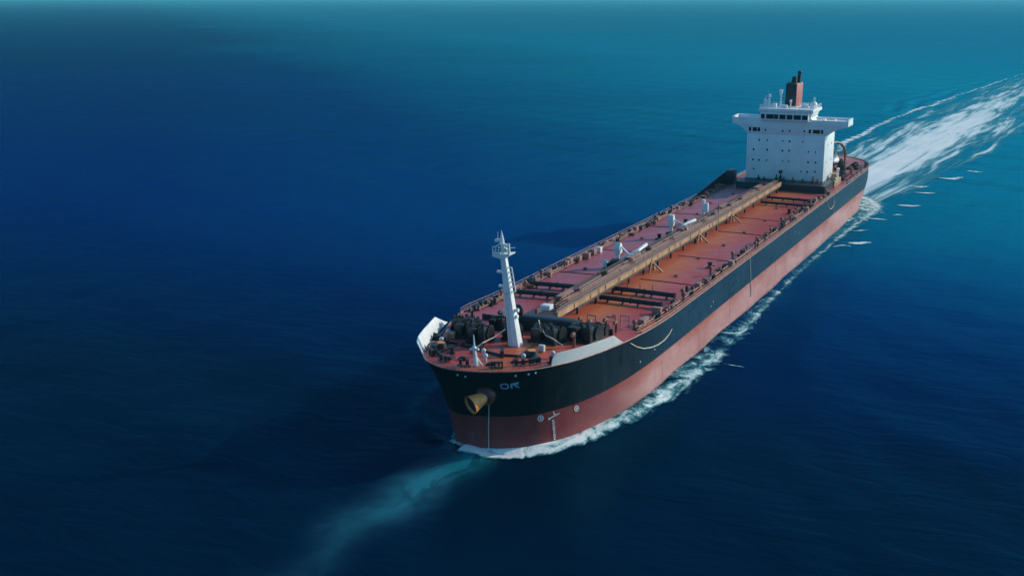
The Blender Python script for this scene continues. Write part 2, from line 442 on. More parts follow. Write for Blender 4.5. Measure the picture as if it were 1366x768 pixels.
def build_side_foam():
    """white water pushed off the hull, from the stem along both sides"""
    OUT_P = [(0, 3.2), (8, 3.1), (14, 2.9), (22, 3.0), (30, 3.6), (40, 4.4), (52, 5.4), (66, 6.2), (80, 6.6), (100, 6.4), (125, 5.4), (150, 4.2), (200, 4.0), (250, 5.0), (300, 9), (340, 12)]
    DEN_P = [(0, 1.02), (22, .88), (40, .45), (70, .36), (100, .30), (130, .24), (200, .22), (240, .30), (290, .5), (340, .8)]
    OUT_S = [(0, 1.5), (8, 1.8), (20, 3), (40, 4), (80, 3.2), (300, 4), (340, 8)]
    DEN_S = [(0, .75), (5, .45), (22, .36), (60, .45), (300, .5), (340, .8)]
    rows = []; den = []
    for side, out, dn in ((-1, OUT_S, DEN_S), (1, OUT_P, DEN_P)):
        c = hull_curve(.3, side, 520)
        pts = []; acc = 0
        for i, p in enumerate(c[:-1]):
            q = c[i + 1]; l = math.hypot(q[0] - p[0], q[1] - p[1])
            if i == 0 and side == 1: acc += l; continue
            a = c[max(i - 1, 0)]; b = c[min(i + 2, len(c) - 1)]
            tx, ty = b[0] - a[0], b[1] - a[1]; k = max(math.hypot(tx, ty), 1e-9); tx /= k; ty /= k
            nx, ny = (ty, -tx) if side > 0 else (-ty, tx)
            if ny * side < 0 and abs(ny) > .3: nx, ny = -nx, -ny
            if i == 0: nx, ny = 1, 0
            wid = lerp_table(out, acc) ; row = []; dr = []
            for j in range(15):
                v = j / 14
                row.append((p[0] + nx * (wid * 1.35 * v - .35), p[1] + ny * (wid * 1.35 * v - .35)))
                edge = 1 if v < .55 else max(0, 1 - (v - .55) / .45)
                crest = .25 * math.exp(-((v - .58) / .13) ** 2) if acc > 38 else 0
                dr.append((lerp_table(dn, acc) - (.12 * math.exp(-(v / .35) ** 2) if acc > 45 else 0)) * (edge ** .7) + crest - (1 - edge) * .3)
            pts.append((row, dr)); acc += l
        if side < 0: pts = pts[::-1]
        rows += [p for p, _ in pts]; den += [d for _, d in pts]
    P = np.array(rows); D = np.array(den)
    Z = sea_z(P[..., 0], P[..., 1]) + .28
    o = link('bow_wave_foam', grid_mesh('bow_wave_foam', np.dstack([P, Z]), mask=(D > -.15), attrs={'dens': D})); o.data.materials.append(M['bowfoam'])
    tag(o, 'white foam thrown off the bow and trailing along the red waterline', 'foam', kind='stuff')
build_side_foam()

def build_wake():
    xs = -142 - np.concatenate([np.linspace(0, 400, 260), 400 + np.geomspace(2, 2600, 260)])
    v = np.linspace(-1.25, 1.25, 110)
    X, V = np.meshgrid(xs, v, indexing='ij')
    top, low, cen = itab(WAKE_TOP, X), itab(WAKE_LOW, X), itab(WAKE_C, X)
    Y = np.where(V < 0, cen + (cen - top) * V, cen + (low - cen) * V)
    age = (-142 - X)
    core = np.exp(-(np.abs(V - .05) / (.48 + .0002 * age)) ** 2.2) * np.clip(1.24 - age / 1000, .36, 1.08)
    wob = .06 * np.sin(X * .031) + .04 * np.sin(X * .083 + 1)
    # bright edge lines: the port and starboard stern waves
    l1 = np.exp(-((V + 1.0 + wob * .5) / (.05 + 6 / (age + 120))) ** 2) * np.clip(1.15 - age / 1800, .45, 1) * .93
    l2 = np.exp(-((V + .80 - age * .00035 + wob) / .075) ** 2) * np.clip(1.0 - age / 800, 0, 1) * .82
    l3 = np.exp(-((V - .62 + wob) / .08) ** 2) * np.clip((age - 60) / 80, 0, 1) * np.clip(1.1 - age / 900, .0, 1) * .85
    l4 = np.exp(-((V - .92 - wob * .5) / .06) ** 2) * np.clip((age - 80) / 120, 0, 1) * np.clip(1.1 - age / 900, .0, 1) * .8
    mid = np.exp(-(np.abs(V - .05) / .95) ** 4) * .50 * np.clip(1.3 - age / 1100, .34, 1)
    l5 = np.exp(-((V + .58 - age * .0006 + wob * 1.4) / .06) ** 2) * np.clip(1.0 - age / 420, 0, 1) * .85
    l6 = np.exp(-((V - .42 + wob * 1.2) / .05) ** 2) * np.clip((age - 120) / 80, 0, 1) * np.clip(1.1 - age / 700, .0, 1) * .75
    D = np.maximum.reduce([core, l1, l2, l3, l4, l5, l6, mid])
    D = D - np.clip((np.abs(V) - 1.05) / .2, 0, 1) * .6
    D *= np.clip(age / 14 + .15, 0, 1) * np.clip((2800 - age) / 1500, 0, 1)
    Z = sea_z(X, Y) + .12
    o = link('wake_foam', grid_mesh('wake_foam', np.stack([X, Y, Z], -1), mask=(D > -.1),
             attrs={'dens': D - .02, 'along': X, 'across': V * 36})); o.data.materials.append(M['wake'])
    tag(o, 'broad white wake streaming away behind the stern of the tanker', 'wake', kind='stuff')
build_wake()

def foam_patch(x, y, L, W, rz, dens=.85):
    n, m = 22, 10
    u = np.linspace(-1, 1, n); w = np.linspace(-1, 1, m)
    U, Wd = np.meshgrid(u, w, indexing='ij')
    bend = .35 * W * np.sin(U * 2.2 + x)
    px = U * L / 2; py = Wd * W / 2 * (1 - .55 * np.abs(U)) + bend
    X = x + px * math.cos(rz) - py * math.sin(rz); Y = y + px * math.sin(rz) + py * math.cos(rz)
    D = dens * (1 - U ** 2 * .75) * (1 - Wd ** 2 * .9) - .05
    Z = sea_z(X, Y) + .14
    o = link('foam_patch', grid_mesh('foam_patch', np.stack([X, Y, Z], -1), attrs={'dens': D + .25})); o.data.materials.append(M['bowfoam'])
    tag(o, 'small streak of white foam drifting loose beside the wake on the port side', 'foam', 'loose foam streaks beside the wake', 'stuff')
for a in [(-76, 31, 9, 4.0, 1.95, .85), (-68, 27, 6, 3.0, 1.8, .6), (-123, 30, 7, 2.2, 2.0, .75), (-137, 35, 4, 2.4, 1.9, .7), (-160, 36, 9, 3.5, 2.0, .75), (-100, 28, 7, 2.2, 1.95, .65),
          (-246, 43, 12, 7, 1.95, .75), (-272, 51, 9, 3.5, 1.8, .7), (-196, 38, 10, 3.6, 2.0, .7), (-215, 33, 9, 4, 1.9, .7), (75, 30, 5, .7, 1.3, .7)]:
    foam_patch(*a)

# ahead of the stem: a tongue of paler turquoise water, fading forward
def build_tongue():
    n, m = 60, 26
    U, V = np.meshgrid(np.linspace(0, 1, n), np.linspace(-1, 1, m), indexing='ij')
    X = 145 + U * 74 + V * (1.5 + 2 * U); c = 3.0 - 6.0 * U
    Y = c + V * (6.0 + 8.0 * U)
    wob = .22 * np.sin(U * 9 + 1) * U + .12 * np.sin(U * 21)
    D = np.exp(-((V - wob) / (.58 + .16 * np.sin(U * 7))) ** 2) * np.clip(1.0 - U, 0, 1) ** 1.0 * .95 - .02
    D = np.maximum(D, .9 * np.exp(-((U - .05) / .06) ** 2 - ((V - .25) / .55) ** 2) - .02)
    D *= np.clip(U / .04, 0, 1)
    N = Nodes('turquoise tongue water')
    at = N.n('Attribute', attribute_name='dens').outputs['Fac']
    a = N.noise(.13, 5, .6, stretch=(.7, 1.2, 1), dist=1.2)
    f = N.math('MULTIPLY', at, N.ramp(a, [(.25, .35), (.6, 1.0)]))
    sh = N.principled(N.ramp(f, [(.1, (.003, .07, .14)), (.8, (.008, .24, .30))]), .3, N.bump(N.noise(.16, 4, stretch=(1, .5, 1)), .5, .3))
    tr = N.n('BsdfTransparent'); mx = N.n('MixShader')
    N.l(N.ramp(f, [(.0, 0.0), (.85, .85)]), mx.inputs[0]); N.l(tr.outputs[0], mx.inputs[1]); N.l(sh, mx.inputs[2])
    o = link('turquoise_tongue', grid_mesh('turquoise_tongue', np.stack([X, Y, sea_z(X, Y) + .06], -1), mask=D > .01, attrs={'dens': D})); o.data.materials.append(N.done(mx.outputs[0]))
    tag(o, 'pale turquoise tongue of water ahead of the bow', 'churned water', kind='stuff')
build_tongue()

# the air: one closed box round everything but the sky
def build_haze():
    s = Shape().box(-62500, 62500, -62500, 62500, -3, 82)
    mt = bpy.data.materials.new('sea haze'); mt.use_nodes = True; t = mt.node_tree; t.nodes.clear()
    o = t.nodes.new('ShaderNodeOutputMaterial'); v = t.nodes.new('ShaderNodeVolumePrincipled')
    v.inputs['Color'].default_value = (.15, .66, .82, 1); v.inputs['Density'].default_value = 7e-5; v.inputs['Anisotropy'].default_value = .1
    t.links.new(v.outputs[0], o.inputs['Volume'])
    ob = s.build('haze', mt, smooth=False)
    tag(ob, 'pale blue haze over the far sea', 'haze', kind='stuff')
build_haze()
# ------------------------------------------------------------------ the tanker
ship = bpy.data.objects.new('oil_tanker', None); COL.objects.link(ship); ship.empty_display_size = 20
tag(ship, 'long red decked oil tanker with white bridge house and dark hull, under way', 'ship')

def build_hull():
    NU = 170; lev = [-3, -1, 0, 1, 2, 3.2, 4.4, 5.8, 7.25]
    bm = bmesh.new(); grid = {}
    up = [0, .12, .25, .4, .55, .7, .85, 1.0]
    for side in (1, -1):
        for li in range(len(lev) + len(up) - 1):
            for i in range(NU + 1):
                if side < 0 and i in (0, NU): grid[side, li, i] = grid[1, li, i]; continue
                if li < len(lev): z = lev[li]; p = CURVES.setdefault((z, side), hull_curve(z, side, NU))[i]
                else:
                    # heights above the paint line follow the sheer of the deck
                    f = up[li - len(lev) + 1]; p0 = CURVES.setdefault((7.25, side), hull_curve(7.25, side, NU))[i]
                    z = 7.25 + f * (deck_z(p0[0]) - 7.25)
                    c = hull_curve_cached(round(z, 2), side, NU)[i]; p = (c[0], c[1], z)
                grid[side, li, i] = bm.verts.new(p)
    nl = len(lev) + len(up) - 1
    for side in (1, -1):
        for li in range(nl - 1):
            for i in range(NU):
                q = [grid[side, li, i], grid[side, li, i + 1], grid[side, li + 1, i + 1], grid[side, li + 1, i]]
                u = []
                for v in q:
                    if v not in u: u.append(v)
                if len(u) < 3: continue
                try: f = bm.faces.new(u)
                except ValueError: continue
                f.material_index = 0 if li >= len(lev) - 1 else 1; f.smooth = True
    bmesh.ops.recalc_face_normals(bm, faces=bm.faces)
    me = bpy.data.meshes.new('hull'); bm.to_mesh(me)
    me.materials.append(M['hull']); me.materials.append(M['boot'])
    h = link('hull', me, ship)
    # deck: a plated sheet spanning the hull edges, a little below the gunwale
    top = {s: [grid[s, nl - 1, i].co.copy() for i in range(NU + 1)] for s in (1, -1)}
    bm.free()
    d = bmesh.new(); prev = None
    for i in range(1, NU):
        a, b = top[1][i], top[-1][i]
        row = [d.verts.new((a.x + (b.x - a.x) * t, (a.y - .08) + (b.y + .08 - a.y + .08) * t, a.z + (b.z - a.z) * t - .12 + .35 * (1 - (2 * t - 1) ** 2))) for t in [k / 12 for k in range(13)]]
        if prev:
            for k in range(12): d.faces.new([prev[k], prev[k + 1], row[k + 1], row[k]])
        prev = row
    bmesh.ops.recalc_face_normals(d, faces=d.faces)
    me = bpy.data.meshes.new('deck'); d.to_mesh(me); d.free(); me.materials.append(M['deck']); me.shade_smooth()
    dk = link('deck', me, ship)
    return h, dk, top
CURVES = {}
def hull_curve_cached(z, side, n):
    k = (z, side)
    if k not in CURVES: CURVES[k] = hull_curve(z, side, n)
    return CURVES[k]
HULL, DECK, TOP = build_hull()

def edge(x, side):
    """y of the deck edge at x"""
    return side * half(x, deck_z(x), side)
def dz(x, y=0):
    """top of the cambered deck"""
    h = max(1, abs(edge(x, 1 if y >= 0 else -1)))
    return deck_z(x) - .12 + .35 * (1 - min(1, (y / h)) ** 2)

# gunwale bar: thin pale rounded bar along the edge of the hull
pts = [p + Vector((0, 0, .06)) for p in TOP[-1][::-1]] + [p + Vector((0, 0, .06)) for p in TOP[1][1:]]
Shape().tube(pts[4:-4], .11, 6).build('gunwale', M['pink'], ship)

# low edge plate and pipe rail along the cargo deck
for side in (1, -1):
    s = Shape(); xs = np.arange(-92, 112, 4.0)
    for a, b in zip(xs, xs[1:]):
        ya, yb = edge(a, side) - side * .55, edge(b, side) - side * .55
        za, zb = dz(a, ya), dz(b, yb)
        v = [s.bm.verts.new(p) for p in ((a, ya, za), (b, yb, zb), (b, yb, zb + .42), (a, ya, za + .42))]
        w = [s.bm.verts.new((p.co.x, p.co.y - side * .12, p.co.z)) for p in v]
        s._face(v); s._face(w[::-1]); s._face([v[3], v[2], w[2], w[3]])
    s.build('edge_plate', M['pink'], ship, smooth=False)
    s = Shape(); xs = np.arange(-150, 112, 3.0)
    for hgt in (.55, 1.1):
        s.tube([(x, edge(x, side) - side * .25, deck_z(x) + hgt) for x in xs], .055, 5)
    for x in xs:
        s.cone((x, edge(x, side) - side * .25, deck_z(x) - .1), (x, edge(x, side) - side * .25, deck_z(x) + 1.1), .05, .05, 5)
    s.build('side_railing', M['pink'], ship)
    for k, (off, hgt, r) in enumerate(((2.0, .55, .22), (2.7, .45, .16))):
        s = Shape(); xs = np.arange(-86, 108, 6.0)
        s.tube([(x, edge(x, side) - side * off, dz(x, edge(x, side)) + hgt) for x in xs], r, 7)
        for x in xs[::2]:
            y = edge(x, side) - side * off
            s.box(x - .2, x + .2, y - .35, y + .35, dz(x, y) - .05, dz(x, y) + hgt - r + .02)
        s.build('side_pipe', M['brown'] if k else M['fitting'], ship)
# railing round the forecastle and the poop
s = Shape()
ring = [p for p in TOP[-1][::-1] if p.x > 146.2] + [p for p in TOP[1][1:] if p.x > 142]
for hgt in (.5, 1.0): s.tube([p + Vector((-.25, 0, hgt)) for p in ring[::2]], .045, 5)
for p in ring[::2]: s.cone(p + Vector((-.25, 0, -.1)), p + Vector((-.25, 0, 1.0)), .045, .045, 5)
s.build('bow_railing', M['pink'], ship)
s = Shape()
ring = [p for p in TOP[1] if p.x < -112] + [p for p in TOP[-1][::-1] if p.x < -112]
for hgt in (.5, 1.0): s.tube([p + Vector((.2, 0, hgt)) for p in ring], .05, 5)
for p in ring[::2]: s.cone(p + Vector((.2, 0, -.1)), p + Vector((.2, 0, 1.0)), .05, .05, 5)
s.build('stern_railing', M['pink'], ship)

# ---- fittings: built once, then copied
def proto_bollard():
    s = Shape().box(-1.1, 1.1, -.4, .4, 0, .18)
    for x in (-.6, .6): s.cone((x, 0, .18), (x, 0, 1.0), .27, .27, 10); s.cone((x, 0, 1.0), (x, 0, 1.12), .34, .34, 10)
    return s.mesh('bollard', M['dark'])
def proto_fairlead():
    s = Shape().box(-1.0, 1.0, -.35, .35, 0, .2)
    s.box(-1.0, -.7, -.3, .3, .2, .95).box(.7, 1.0, -.3, .3, .2, .95).box(-1.0, 1.0, -.3, .3, .95, 1.15)
    for x in (-.35, .35): s.cone((x, 0, .2), (x, 0, .95), .15, .15, 8)
    return s.mesh('fairlead', M['dark'])
def proto_vent():
    s = Shape().cone((0, 0, 0), (0, 0, 1.5), .22, .22, 9).cone((0, 0, 1.5), (0, 0, 1.7), .5, .5, 10).cone((0, 0, 1.7), (0, 0, 2.0), .5, .2, 10)
    return s.mesh('tank_vent', M['fitting'])
def proto_hatch():
    s = Shape().cone((0, 0, 0), (0, 0, .7), .85, .85, 14).cone((0, 0, .7), (0, 0, .82), .98, .98, 14)
    s.bar((-.9, 0, .9), (.9, 0, .9), .12); s.cone((.95, 0, .4), (.95, 0, 1.0), .1, .1, 6)
    return s.mesh('tank_hatch', M['fitting'])
def proto_box():
    s = Shape().box(-.8, .8, -.55, .55, .15, 1.25).box(-.7, -.5, -.5, .5, 0, .15).box(.5, .7, -.5, .5, 0, .15).box(-.9, .9, -.62, .62, 1.25, 1.35)
    return s.mesh('fire_box', M['pink'], bevel=.03)
def proto_valve():
    s = Shape().cone((0, -.7, .5), (0, .7, .5), .3, .3, 9).cone((0, 0, .5), (0, 0, 1.2), .16, .16, 7)
    s.cone((0, 0, 1.2), (0, 0, 1.28), .42, .42, 12); s.cone((0, -.75, .5), (0, -.65, .5), .48, .48, 10); s.cone((0, .65, .5), (0, .75, .5), .48, .48, 10); s.box(-.2, .2, -.2, .2, 0, .4)
    return s.mesh('valve', M['brown'])
PB, PF, PV, PH, PX, PW = proto_bollard(), proto_fairlead(), proto_vent(), proto_hatch(), proto_box(), proto_valve()
def put(me, x, y, rz=0, sc=1.0):
    return link(me.name.split('.')[0], me, ship, (x, y, dz(x, y) - .02), rz, sc=(sc, sc, sc))
for side in (1, -1):
    x = -84.0
    while x < 106:
        k = rng.random()
        me = PB if k < .26 else PF if k < .42 else PV if k < .56 else PX if k < .76 else PW if k < .9 else PH
        off = rng.uniform(1.2, 3.4)
        put(me, x, edge(x, side) - side * off, rng.choice((0, 0, 0, 1.571)) if me is not PF else 0, rng.uniform(.85, 1.25))
        x += rng.uniform(2.0, 4.4)
for x in np.arange(-70, 100, 21.0):
    for y in (-11.5, 10.5): put(PH, x + rng.uniform(-2, 2), y + rng.uniform(-1.5, 1.5), 0, .55)

# ---- deck seams, transverse pipes
for x, m in ((62.5, 'dark'), (33, 'deck'), (-4, 'dark'), (-28, 'deck')):
    for y0, y1 in ((3.4, 17.2), (-17.2, -4.5)):
        s = Shape(); n = 8
        for i in range(n):
            a, b = y0 + (y1 - y0) * i / n, y0 + (y1 - y0) * (i + 1) / n
            s.bar((x, a, dz(x, a) + .06), (x, b, dz(x, b) + .06), .16, .16)
        s.build('deck_rib', M['fitting'] if m == 'deck' else M['dark'], ship)
def cross_pipe(x, y0, y1, r=.5, h=.95):
    s = Shape(); ys = np.linspace(y0, y1, 9)
    s.tube([(x, y, dz(x, y) + h) for y in ys], r, 10)
    for y in ys[1::2]: s.box(x - r, x + r, y - .15, y + .15, dz(x, y) - .05, dz(x, y) + h - r * .7)
    for y in ys[::4]: s.cone((x, y - .1, dz(x, y) + h), (x, y + .1, dz(x, y) + h), r * 1.35, r * 1.35, 12)
    s.build('cross_pipe', M['dark'], ship)
for x in (77.5, 86.5):
    cross_pipe(x, 2.6, 16.6, .52); cross_pipe(x + 2.4, -17.2, -4.0, .52)
cross_pipe(-65, 2.6, 16.6, .42, .8); cross_pipe(-54.5, 3.2, 16.6, .42, .8)
for y in (5, 8, 11): s = Shape().cone((75.9, y, dz(76, y)), (75.9, y, dz(76, y) + 2.3), .12, .12, 6).build('drip_pipe', M['pink'], ship)

# ---- the long pipe rack on the centre line
RX0, RX1 = -84, 111
def build_rack():
    root = Shape()
    xs = [RX0, -58, -33, -20.4, 0, 13, 34, 52.6, 76, 88, RX1]
    for a, b in zip(xs, xs[1:]): root.box(a + .25, b - .25, 2.35, 2.75, 16.35, 17.4).box(a + .1, b - .1, 2.25, 2.95, 17.4, 17.48).box(a + .1, b - .1, 2.25, 2.92, 16.27, 16.35)
    g = root.build('rack_girder', M['tan'], ship)
    for x in np.arange(RX0 + 6, RX1, 9.0): Shape().box(x - .12, x + .12, 2.752, 2.9, 16.36, 17.39).build('stiffener', M['tan'], g)
    s = Shape().box(RX0 + 4, RX1 - 1, -2.6, -2.2, 16.4, 17.3)
    for x in np.arange(RX0 + 5, RX1 - 2, 6): s.box(x - .15, x + .15, -2.2, 2.2, 16.5, 16.8)
    s.build('rack_beam', M['brown'], ship)
    for y, z, r, m in ((-1.75, 17.15, .34, 'brown'), (-.7, 17.1, .24, 'pink'), (.15, 17.18, .36, 'brown'), (1.0, 17.05, .2, 'tan'), (-2.6, 17.6, .16, 'dark'), (2.5, 15.75, .22, 'dark')):
        s = Shape(); s.tube([(x, y, z) for x in np.arange(RX0 + 2, RX1 + .1, 13)], r, 9)
        for x in np.arange(RX0 + 8 + abs(y) * 2, RX1 - 3, 24): s.cone((x, y, z), (x + .25, y, z), r * 1.4, r * 1.4, 10)
        s.build('rack_pipe', M[m], ship)
    # walkway with its handrail beside the pipes
    s = Shape().box(RX0 + 3, RX1 - 2, 1.35, 2.15, 17.3, 17.38)
    s.build('walkway', M['brown'], ship)
    s = Shape()
    for y in (1.35, 2.15):
        for h in (.5, 1.05): s.tube([(x, y, 17.38 + h) for x in (RX0 + 3, RX1 - 2)], .05, 5)
        for x in np.arange(RX0 + 3, RX1 - 2, 3): s.cone((x, y, 17.38), (x, y, 18.43), .045, .045, 5)
    s.build('handrail', M['pink'], ship)
    for x in np.arange(RX0 + 5, RX1, 10.5):
        s = Shape()
        for y in (-2.4, 2.45): s.bar((x, y, dz(x, y) - .1), (x, y, 16.2), .45, .45)
        s.bar((x, -2.4, 15.6), (x, 2.4, 15.6), .35, .35)
        s.build('rack_leg', M['dark'], ship)
    for x in (53, 13.5, -20):                                        # wide A-frame trestles
        s = Shape()
        s.prism([(x - 2.2, dz(x, 3)), (x - 1.6, dz(x, 3)), (x - .4, 16.1), (x + .4, 16.1), (x + 1.6, dz(x, 3)), (x + 2.2, dz(x, 3)), (x + .9, 16.6), (x - .9, 16.6)], 'y', 2.8, 3.2)
        s.bar((x, 3.0, 16.4), (x, 5.6, dz(x, 5.6)), .4, .4)
        s.build('trestle', M['tan'], ship)
    # dark cable trays and valves sitting on the rack
    for x in np.arange(RX0 + 10, RX1 - 6, 15):
        x = x + rng.uniform(-3, 3)
        link('valve', PW, ship, (x, rng.choice((-1.2, -.3, .4)), 17.2), 0, sc=(1, 1, 1))
    # white junction box at the forward end
    Shape().box(108.6, 110.6, -1.2, .9, 17.5, 18.5).build('junction_box', M['white'], ship, bevel=.08)
    for x0 in np.arange(RX0 + 12, RX1 - 14, 41):
        Shape().box(x0, x0 + rng.uniform(5, 9), -2.3, -.9, 17.62, 17.95).build('cable_tray', M['pink'], ship)
build_rack()

# ---- hose-handling posts and cranes standing along the rack
def crane(x, y, kind):
    z = dz(x, y)
    s = Shape().cone((x, y, z), (x, y, z + 3.4), .55, .42, 14)
    c = s.build('crane_post', M['white'], ship)
    if kind == 0:
        Shape().prism([(x - 1.1, z + 3.3), (x + .9, z + 3.3), (x + 1.15, z + 5.2), (x + .3, z + 6.3), (x - .9, z + 5.6)], 'y', y - .75, y + .75).build('crane_cab', M['white'], c, bevel=.15)
        s = Shape()
        s.tube([(x + 1, y + 1, z + 1.8), (x + .2, y + 3.0, z + 3.3), (x - 1.5, y + 4.6, z + 4.2), (x - 6, y + 5.2, z + 5.0)], .46, 8)
        s.tube([(x + .2, y + 3.0, z + 3.3), (x + 1.6, y + 4.2, z + 3.0), (x + 3.4, y + 5.2, z + 2.6)], .44, 8)
        for q in ((x - 2.5, y + 4.7), (x + 1.6, y + 4.2)): s.cone((q[0], q[1], z + .4), (q[0], q[1], z + 4.0), .2, .2, 8)
        s.bar((x, y + .6, z + 5.2), (x + .2, y + 3.0, z + 3.4), .34)
        s.tube([(x + 3.0, y + 5.0, z + 2.7), (x + 3.2, y + 5.2, z + 1.6)], .3, 8)
        s.build('crane_boom', M['white'], c)
        Shape().box(x + 2.6, x + 3.6, y - 2.6, y - 1.6, z, z + 2.2).build('control_stand', M['white'], c, bevel=.08)
        Shape().prism([(x + .3, z + .2), (x + 3.0, z + .2), (x + 2.7, z + 1.9), (x + .5, z + 2.2)], 'y', y - 1.2, y + .9).build('crane_winch', M['dark'], c, bevel=.1)
    elif kind == 1:
        Shape().prism([(x - .8, z + 3.2), (x + .9, z + 3.2), (x + .8, z + 6.2), (x - .2, z + 6.6), (x - 1.0, z + 5.2)], 'y', y - .8, y + .8).build('crane_cab', M['white'], c, bevel=.15)
        s = Shape().tube([(x + .2, y + 2.2, z + 2.2), (x - .4, y + 3.4, z + 3.7), (x - 2.5, y + 4.6, z + 4.3), (x - 5.0, y + 5.3, z + 4.5)], .45, 8)
        s.tube([(x - .4, y + 3.4, z + 3.5), (x + 1.0, y + 4.6, z + 3.2), (x + 1.2, y + 5.6, z + 1.9)], .46, 8)
        s.bar((x, y + .6, z + 5.0), (x - .4, y + 3.4, z + 3.9), .34)
        for q in ((x - 2.5, y + 4.6), (x + 1.0, y + 4.6)): s.cone((q[0], q[1], z + .4), (q[0], q[1], z + 4.0), .22, .2, 8)
        s.build('crane_boom', M['white'], c)
        Shape().box(x + 1.2, x + 2.6, y - .7, y + .7, z, z + 1.9).build('crane_winch', M['navy'], c, bevel=.1)
    else:
        Shape().cone((x, y, z + 3.3), (x, y, z + 6.8), .42, .36, 12).cone((x, y, z + 6.2), (x, y, z + 6.9), .62, .62, 12).build('mast_head', M['white'], c)
        Shape().box(x + .5, x + 1.5, y + .5, y + 1.8, z + 3.4, z + 6.0).build('lamp_box', M['white'], c, bevel=.1)
        Shape().cone((x + 1.6, y + 5, z + .2), (x + 1.3, y + 5, z + 6), .2, .2, 8).build('stay', M['pink'], c)
crane(52, -6.2, 0); crane(10.5, -6.0, 1); crane(-15.5, -4.6, 2)
Shape().box(36.2, 37.6, edge(37, -1) + 2.6, edge(37, -1) + 4.0, dz(37, -17), dz(37, -17) + 1.5).build('deck_locker', M['white'], ship, bevel=.06)
for x, y in ((55, -7.8), (-11, -8.5), (14, -8.2), (43, 14.6), (-42, 15)):     # small dark capstans beside the cranes
    z = dz(x, y)
    s = Shape().cone((x, y, z), (x, y, z + .35), .8, .7, 12).cone((x, y, z + .35), (x, y, z + 1.3), .4, .55, 12).cone((x, y, z + 1.3), (x, y, z + 1.5), .65, .65, 12)
    s.bar((x - 1.6, y + .6, z + .3), (x + 1.4, y - .6, z + .3), .3, .3)
    s.build('capstan', M['dark'], ship)
